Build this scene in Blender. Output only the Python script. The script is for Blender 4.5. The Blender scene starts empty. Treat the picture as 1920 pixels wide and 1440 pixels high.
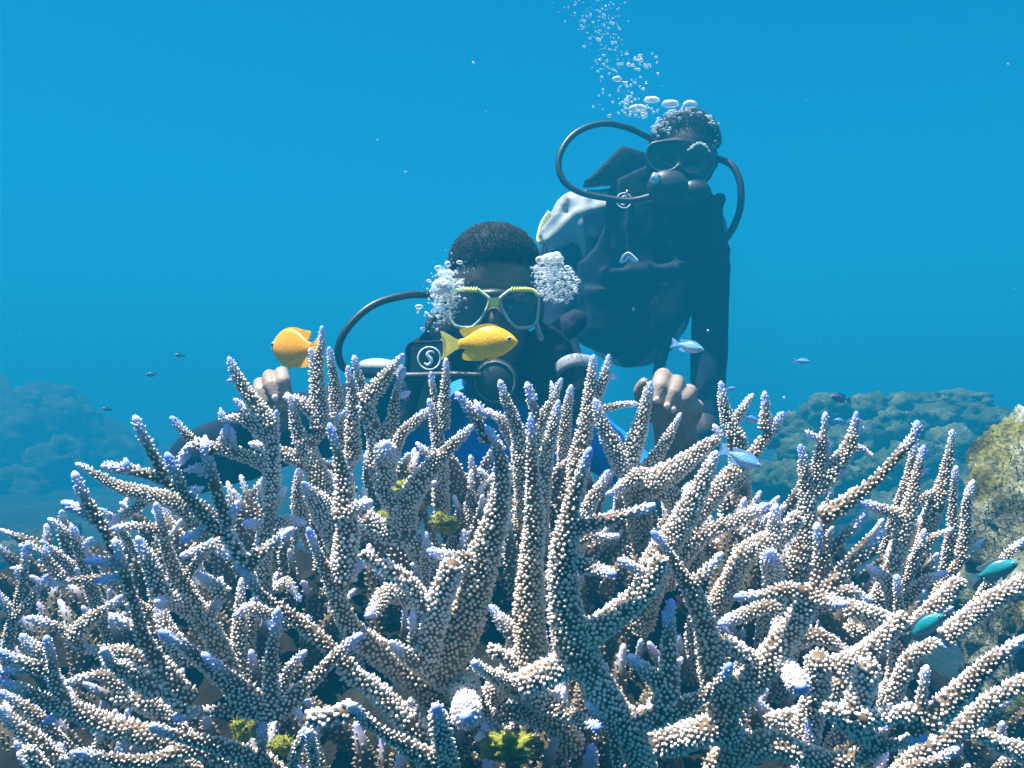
import bpy, bmesh, math, random
import numpy as np
from mathutils import Vector, Matrix, Euler, noise

R = math.radians
S = bpy.context.scene
COL = S.collection
random.seed(7)
RNG = np.random.default_rng(7)

# ------------------------------------------------------------------ camera
F = 1663.0            # focal length in photo pixels (1920 wide)
ZC = 1.0              # camera height above the datum
cam_d = bpy.data.cameras.new('camera')
cam_d.sensor_width = 36.0
cam_d.lens = 36.0 * F / 1920.0
cam_d.clip_start = 0.02
cam_d.clip_end = 500
cam = bpy.data.objects.new('camera', cam_d)
cam.location = (0, 0, ZC)
cam.rotation_euler = (R(90), 0, 0)
COL.objects.link(cam)
S.camera = cam

# ------------------------------------------------------------------ light
SUN_EL, SUN_AZ = 72.0, -100.0        # azimuth measured from +Y (into the picture) towards +X
world = bpy.data.worlds.new('World')
S.world = world
world.use_nodes = True
wt = world.node_tree
wt.nodes.clear()
sky = wt.nodes.new('ShaderNodeTexSky')
sky.sky_type = 'NISHITA'
sky.sun_disc = False
sky.sun_elevation = R(SUN_EL)
sky.sun_rotation = R(SUN_AZ)
tint = wt.nodes.new('ShaderNodeMix')            # sea-tinted daylight; zenith whitened and warmed to neutralise shade on the coral
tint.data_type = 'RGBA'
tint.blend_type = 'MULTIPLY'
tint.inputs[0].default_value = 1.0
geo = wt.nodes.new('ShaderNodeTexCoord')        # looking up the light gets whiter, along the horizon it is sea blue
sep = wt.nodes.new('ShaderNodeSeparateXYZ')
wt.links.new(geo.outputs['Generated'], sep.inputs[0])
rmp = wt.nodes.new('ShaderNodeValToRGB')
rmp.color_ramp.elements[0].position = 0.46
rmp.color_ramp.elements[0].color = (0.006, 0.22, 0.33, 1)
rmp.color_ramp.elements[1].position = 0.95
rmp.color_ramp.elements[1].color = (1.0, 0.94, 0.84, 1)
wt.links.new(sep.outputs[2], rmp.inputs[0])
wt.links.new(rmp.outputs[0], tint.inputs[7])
bg = wt.nodes.new('ShaderNodeBackground')
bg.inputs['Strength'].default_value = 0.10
wo = wt.nodes.new('ShaderNodeOutputWorld')
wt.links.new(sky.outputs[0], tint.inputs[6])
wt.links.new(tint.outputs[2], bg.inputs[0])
wt.links.new(bg.outputs[0], wo.inputs[0])

sun_d = bpy.data.lights.new('sun', 'SUN')
sun_d.energy = 5.0
sun_d.angle = R(0.5)
sun_d.color = (1.0, 0.975, 0.94)
sun = bpy.data.objects.new('sun', sun_d)
sd = Vector((math.sin(R(SUN_AZ)) * math.cos(R(SUN_EL)), math.cos(R(SUN_AZ)) * math.cos(R(SUN_EL)), math.sin(R(SUN_EL))))
sun.rotation_euler = sd.to_track_quat('Z', 'Y').to_euler()
sun.location = (0, 0, 6)
COL.objects.link(sun)

S.render.engine = 'CYCLES'
S.cycles.max_bounces = 6
S.cycles.diffuse_bounces = 3
S.cycles.glossy_bounces = 3
S.cycles.transmission_bounces = 5
S.cycles.transparent_max_bounces = 8
S.cycles.volume_bounces = 1
S.cycles.use_denoising = True
S.cycles.caustics_reflective = False
S.cycles.caustics_refractive = False
S.view_settings.view_transform = 'Standard'
S.view_settings.look = 'None'
S.view_settings.gamma = 1
S.view_settings.exposure = 2.1
S.view_settings.use_curve_mapping = False


# ------------------------------------------------------------------ helpers
def P(px, py, y):
    """Point of the place seen at photo pixel (px, py) at distance y."""
    return Vector(((px - 960.0) / F * y, y, ZC - (py - 720.0) / F * y))


def link(name, me, mat=None, parent=None, kind=None):
    o = bpy.data.objects.new(name, me)
    COL.objects.link(o)
    if mat is not None and me is not None:
        if len(me.materials):
            me.materials.clear()
        me.materials.append(mat)
    if parent is not None:
        o.parent = parent
        o.matrix_parent_inverse = parent.matrix_world.inverted() if False else Matrix.Translation(-parent.location)
    if kind:
        o['kind'] = kind
    return o


def tag(o, label, cat, group=None):
    o['label'] = label
    o['category'] = cat
    if group:
        o['group'] = group
    return o


def empty(name, loc, label, cat, group=None):
    o = bpy.data.objects.new(name, None)
    o.location = loc
    o.empty_display_size = 0.05
    COL.objects.link(o)
    return tag(o, label, cat, group)


def mesh_np(name, verts, faces, smooth=True, attrs=None):
    """faces: (n,3) or (n,4) int array, or list of such."""
    if not isinstance(faces, (list, tuple)):
        faces = [faces]
    faces = [np.asarray(f, dtype=np.int32) for f in faces if len(f)]
    me = bpy.data.meshes.new(name)
    nv = len(verts)
    me.vertices.add(nv)
    me.vertices.foreach_set('co', np.asarray(verts, dtype=np.float32).ravel())
    loops = np.concatenate([f.ravel() for f in faces])
    sizes = np.concatenate([np.full(len(f), f.shape[1], dtype=np.int32) for f in faces])
    starts = np.concatenate([[0], np.cumsum(sizes)[:-1]]).astype(np.int32)
    me.loops.add(len(loops))
    me.loops.foreach_set('vertex_index', loops)
    me.polygons.add(len(sizes))
    me.polygons.foreach_set('loop_start', starts)
    me.polygons.foreach_set('loop_total', sizes)
    me.polygons.foreach_set('use_smooth', np.full(len(sizes), smooth, dtype=bool))
    for k, a in (attrs or {}).items():
        at = me.attributes.new(k, 'FLOAT', 'POINT')
        at.data.foreach_set('value', np.asarray(a, dtype=np.float32))
    me.update(calc_edges=True)
    return me


def bm_mesh(name, bm, smooth=True):
    bmesh.ops.recalc_face_normals(bm, faces=bm.faces)
    me = bpy.data.meshes.new(name)
    bm.to_mesh(me)
    bm.free()
    if smooth:
        me.polygons.foreach_set('use_smooth', np.ones(len(me.polygons), dtype=bool))
    return me


def catmull(pts, step):
    pts = [np.asarray(p, float) for p in pts]
    if len(pts) == 2:
        n = max(2, int(np.linalg.norm(pts[1] - pts[0]) / step) + 1)
        return np.array([pts[0] + (pts[1] - pts[0]) * t for t in np.linspace(0, 1, n)])
    P_ = [2 * pts[0] - pts[1]] + pts + [2 * pts[-1] - pts[-2]]
    out = []
    for i in range(1, len(P_) - 2):
        a, b, c, d = P_[i - 1:i + 3]
        n = max(1, int(np.linalg.norm(c - b) / step))
        for k in range(n):
            t = k / n
            out.append(0.5 * (2 * b + (c - a) * t + (2 * a - 5 * b + 4 * c - d) * t * t + (3 * b - a - 3 * c + d) * t ** 3))
    out.append(pts[-1])
    return np.array(out)


def frames(C):
    T = np.gradient(C, axis=0)
    T /= np.linalg.norm(T, axis=1)[:, None] + 1e-12
    N = np.zeros_like(C)
    ref = np.array([0, 0, 1.0]) if abs(T[0][2]) < 0.9 else np.array([1.0, 0, 0])
    n = ref - T[0] * np.dot(ref, T[0])
    n /= np.linalg.norm(n)
    for i in range(len(C)):
        n = n - T[i] * np.dot(n, T[i])
        n /= np.linalg.norm(n) + 1e-12
        N[i] = n
    return T, N, np.cross(T, N)


def tube_np(C, rad, nseg=10, cap=True, flat=(1.0, 1.0)):
    T, N, B = frames(C)
    a = np.linspace(0, 2 * np.pi, nseg, endpoint=False)
    ring = np.cos(a)[None, :, None] * N[:, None, :] * flat[0] + np.sin(a)[None, :, None] * B[:, None, :] * flat[1]
    V = (C[:, None, :] + ring * np.asarray(rad)[:, None, None]).reshape(-1, 3)
    n = len(C)
    i = np.arange(n - 1)[:, None] * nseg
    j = np.arange(nseg)[None, :]
    j2 = (j + 1) % nseg
    Q = np.stack([i + j, i + j2, i + nseg + j2, i + nseg + j], axis=-1).reshape(-1, 4)
    tris = np.zeros((0, 3), int)
    if cap:
        V = np.vstack([V, C[0], C[-1]])
        m = n * nseg
        jj = np.arange(nseg)
        t0 = np.stack([np.full(nseg, m), (jj + 1) % nseg, jj], -1)
        t1 = np.stack([np.full(nseg, m + 1), (n - 1) * nseg + jj, (n - 1) * nseg + (jj + 1) % nseg], -1)
        tris = np.vstack([t0, t1])
    return V, Q, tris


def tube(name, pts, rad, mat, parent=None, nseg=12, step=0.006, flat=(1, 1), r_end=None):
    C = catmull(pts, step)
    r = np.linspace(rad, rad if r_end is None else r_end, len(C))
    V, Q, T = tube_np(C, r, nseg, True, flat)
    return link(name, mesh_np(name, V, [Q, T]), mat, parent)


# ---- closed soft bodies: simple solids fused by a voxel remesh into one continuous surface
def _capsule(bm, p0, r0, p1, r1, seg=14):
    p0, p1 = Vector(p0), Vector(p1)
    ax = p1 - p0
    L = ax.length
    q = ax.to_track_quat('Z', 'Y') if L > 1e-6 else Euler((0, 0, 0)).to_quaternion()
    prof = []
    for k in range(0, 5):
        th = -math.pi / 2 + math.pi / 2 * k / 4
        prof.append((r0 * math.cos(th), r0 * math.sin(th)))
    for k in range(0, 5):
        th = math.pi / 2 * k / 4
        prof.append((r1 * math.cos(th), L + r1 * math.sin(th)))
    rings = []
    for (r, z) in prof:
        if r < 1e-6:
            rings.append([bm.verts.new(p0 + q @ Vector((0, 0, z)))])
        else:
            rings.append([bm.verts.new(p0 + q @ Vector((r * math.cos(2 * math.pi * s / seg), r * math.sin(2 * math.pi * s / seg), z))) for s in range(seg)])
    for A, B in zip(rings[:-1], rings[1:]):
        for s in range(seg):
            s2 = (s + 1) % seg
            if len(A) == 1 and len(B) == 1:
                continue
            if len(A) == 1:
                bm.faces.new((A[0], B[s2], B[s]))
            elif len(B) == 1:
                bm.faces.new((A[s], A[s2], B[0]))
            else:
                bm.faces.new((A[s], A[s2], B[s2], B[s]))


def soft(name, prims, voxel, smooth=4, noise_amp=0.0, noise_scale=20.0):
    bm = bmesh.new()
    for p in prims:
        if p[0] == 'c':
            _capsule(bm, p[1], p[2], p[3], p[4])
        elif p[0] == 't':
            for a, b, ra, rb in zip(p[1][:-1], p[1][1:], p[2][:-1], p[2][1:]):
                _capsule(bm, a, ra, b, rb)
        elif p[0] == 'e':
            M = Matrix.Translation(Vector(p[1])) @ (Euler(p[3]).to_matrix().to_4x4() if len(p) > 3 else Matrix()) @ Matrix.Diagonal((*p[2], 1))
            bmesh.ops.create_uvsphere(bm, u_segments=24, v_segments=16, radius=1.0, matrix=M)
        elif p[0] == 'b':       # rounded slab through outline points: (centre list front, thickness vector)
            pts, th = p[1], Vector(p[2])
            f = [bm.verts.new(Vector(q) - th * .5) for q in pts]
            g = [bm.verts.new(Vector(q) + th * .5) for q in pts]
            caps = [bm.faces.new(f), bm.faces.new(g[::-1])]
            bmesh.ops.triangulate(bm, faces=caps)
            for i in range(len(f)):
                j = (i + 1) % len(f)
                bm.faces.new((f[i], g[i], g[j], f[j]))
    bmesh.ops.recalc_face_normals(bm, faces=bm.faces)
    me = bpy.data.meshes.new('raw')
    bm.to_mesh(me)
    bm.free()
    o = bpy.data.objects.new('raw', me)
    COL.objects.link(o)
    m = o.modifiers.new('r', 'REMESH')
    m.mode = 'VOXEL'
    m.voxel_size = voxel
    if smooth:
        s = o.modifiers.new('s', 'SMOOTH')
        s.factor = 0.5
        s.iterations = smooth
    dg = bpy.context.evaluated_depsgraph_get()
    out = bpy.data.meshes.new_from_object(o.evaluated_get(dg))
    bpy.data.objects.remove(o)
    bpy.data.meshes.remove(me)
    out.name = name
    out.polygons.foreach_set('use_smooth', np.ones(len(out.polygons), dtype=bool))
    if noise_amp:
        n = len(out.vertices)
        co = np.empty(n * 3, np.float32)
        nr = np.empty(n * 3, np.float32)
        out.vertices.foreach_get('co', co)
        out.vertex_normals.foreach_get('vector', nr)
        co, nr = co.reshape(-1, 3), nr.reshape(-1, 3)
        d = np.array([noise.fractal(Vector(c * noise_scale), 0.8, 2.0, 3) for c in co])
        co += nr * (d * noise_amp)[:, None]
        out.vertices.foreach_set('co', co.ravel())
        out.update()
    return out


def join_meshes(name, meshes, second=99):
    bm = bmesh.new()
    for i, m in enumerate(meshes):
        n0 = len(bm.faces)
        bm.from_mesh(m)
        if i >= second:
            bm.faces.ensure_lookup_table()
            for f in bm.faces[n0:]:
                f.material_index = 1
    me = bpy.data.meshes.new(name)
    bm.to_mesh(me)
    bm.free()
    me.polygons.foreach_set('use_smooth', np.ones(len(me.polygons), dtype=bool))
    return me


# ------------------------------------------------------------------ materials
class NT:
    def __init__(self, name, rough=0.6, spec=0.3):
        self.m = bpy.data.materials.new(name)
        self.m.use_nodes = True
        self.t = self.m.node_tree
        self.b = self.t.nodes['Principled BSDF']
        self.b.inputs['Roughness'].default_value = rough
        self.b.inputs['Specular IOR Level'].default_value = spec

    def n(self, kind, **kw):
        x = self.t.nodes.new(kind)
        for k, v in kw.items():
            setattr(x, k, v)
        return x

    def l(self, a, b):
        self.t.links.new(a, b)

    def coord(self, which='Object'):
        return self.n('ShaderNodeTexCoord').outputs[which]

    def noise(self, scale, detail=4, rough=0.55, vec=None):
        x = self.n('ShaderNodeTexNoise')
        x.inputs['Scale'].default_value = scale
        x.inputs['Detail'].default_value = detail
        x.inputs['Roughness'].default_value = rough
        self.l(vec or self.coord(), x.inputs['Vector'])
        return x.outputs[0]

    def ramp(self, fac, stops):
        r = self.n('ShaderNodeValToRGB')
        e = r.color_ramp.elements
        e[0].position, e[0].color = stops[0][0], (*stops[0][1], 1)
        e[1].position, e[1].color = stops[-1][0], (*stops[-1][1], 1)
        for p, c in stops[1:-1]:
            k = e.new(p)
            k.color = (*c, 1)
        self.l(fac, r.inputs[0])
        return r.outputs[0]

    def mix(self, fac, a, b, mode='MIX'):
        x = self.n('ShaderNodeMix', data_type='RGBA', blend_type=mode)
        for s, v in ((0, fac), (6, a), (7, b)):
            if isinstance(v, (int, float)):
                x.inputs[s].default_value = v
            elif isinstance(v, tuple):
                x.inputs[s].default_value = (*v, 1)
            else:
                self.l(v, x.inputs[s])
        return x.outputs[2]

    def math(self, op, a, b=0.0, clamp=False):
        x = self.n('ShaderNodeMath', operation=op, use_clamp=clamp)
        for i, v in enumerate((a, b)):
            if isinstance(v, (int, float)):
                x.inputs[i].default_value = v
            else:
                self.l(v, x.inputs[i])
        return x.outputs[0]

    def attr(self, name):
        return self.n('ShaderNodeAttribute', attribute_name=name).outputs['Fac']

    def col(self, c):
        if isinstance(c, tuple):
            self.b.inputs['Base Color'].default_value = (*c, 1)
        else:
            self.l(c, self.b.inputs['Base Color'])
        return self

    def bump(self, h, strength=0.3, dist=0.002):
        x = self.n('ShaderNodeBump')
        x.inputs['Strength'].default_value = strength
        x.inputs['Distance'].default_value = dist
        self.l(h, x.inputs['Height'])
        self.l(x.outputs[0], self.b.inputs['Normal'])
        return self


def mat_plain(name, c, rough=0.6, spec=0.3, var=0.25, scale=40.0, bump=0.0, metallic=0.0):
    k = NT(name, rough, spec)
    lo = tuple(max(0, v * (1 - var)) for v in c)
    hi = tuple(min(1, v * (1 + var)) for v in c)
    nz = k.noise(scale)
    k.col(k.ramp(nz, [(0.3, lo), (0.7, hi)]))
    k.b.inputs['Metallic'].default_value = metallic
    if bump:
        k.bump(k.noise(scale * 4, 3), bump, 0.002)
    return k.m
# ------------------------------------------------------------------ water haze
HZ = 2.6
bm = bmesh.new()
bmesh.ops.create_cube(bm, size=1.0)
for v in bm.verts:
    v.co = Vector((v.co.x * 90, v.co.y * 66 + 29, -1.6 + (v.co.z + .5) * (HZ + 1.6)))
hm = bpy.data.materials.new('sea_water')
hm.use_nodes = True
ht = hm.node_tree
ht.nodes.clear()
pv = ht.nodes.new('ShaderNodeVolumePrincipled')
pv.inputs['Color'].default_value = (0.006, 0.200, 0.345, 1)
pv.inputs['Density'].default_value = 0.20
pv.inputs['Anisotropy'].default_value = 0.05
ho = ht.nodes.new('ShaderNodeOutputMaterial')
ht.links.new(pv.outputs[0], ho.inputs['Volume'])
link('haze', bm_mesh('haze', bm, False), hm, kind='stuff')

# ------------------------------------------------------------------ seabed
def seabed_z(x, y):
    d = math.hypot(x, y - 1.0)
    z = 0.33 - 0.12 * min(d, 6) / 6
    z += 0.10 * noise.fractal(Vector((x * .7, y * .7, 3.1)), 1.0, 2.0, 4) * min(1, d / 1.0)
    z += 0.03 * noise.fractal(Vector((x * 4, y * 4, 7.7)), 0.8, 2.0, 3)
    return z


xs = np.concatenate([np.linspace(-42, -5, 24), np.linspace(-4.6, 4.6, 110), np.linspace(5, 42, 24)])
ys = np.concatenate([np.linspace(-2.5, -0.2, 8), np.linspace(-.1, 7, 90), np.linspace(7.4, 58, 30)])
V = np.array([(x, y, seabed_z(x, y)) for y in ys for x in xs])
nx = len(xs)
ii = np.arange(len(ys) - 1)[:, None] * nx
jj = np.arange(nx - 1)[None, :]
Q = np.stack([ii + jj, ii + jj + 1, ii + nx + jj + 1, ii + nx + jj], -1).reshape(-1, 4)
k = NT('seabed_rubble', 0.9, 0.1)
c1 = k.ramp(k.noise(3.0, 6), [(0.3, (0.006, 0.009, 0.007)), (0.5, (0.018, 0.021, 0.015)), (0.72, (0.042, 0.042, 0.03))])
c2 = k.ramp(k.noise(40.0, 4), [(0.35, (0.35, 0.35, 0.35)), (0.65, (1, 1, 1))])
k.col(k.mix(1.0, c1, c2, 'MULTIPLY'))
k.bump(k.noise(60, 5), 0.8, 0.01)
link('seabed', mesh_np('seabed', V, Q), k.m, kind='structure')

# ------------------------------------------------------------------ staghorn coral
def depth(px, py):
    s = min(1.0, max(0.0, (py - 640) / 800.0))
    e = abs(px - 960) / 960.0
    return 1.08 - 0.53 * s ** 0.85 + 0.12 * e * e


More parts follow.
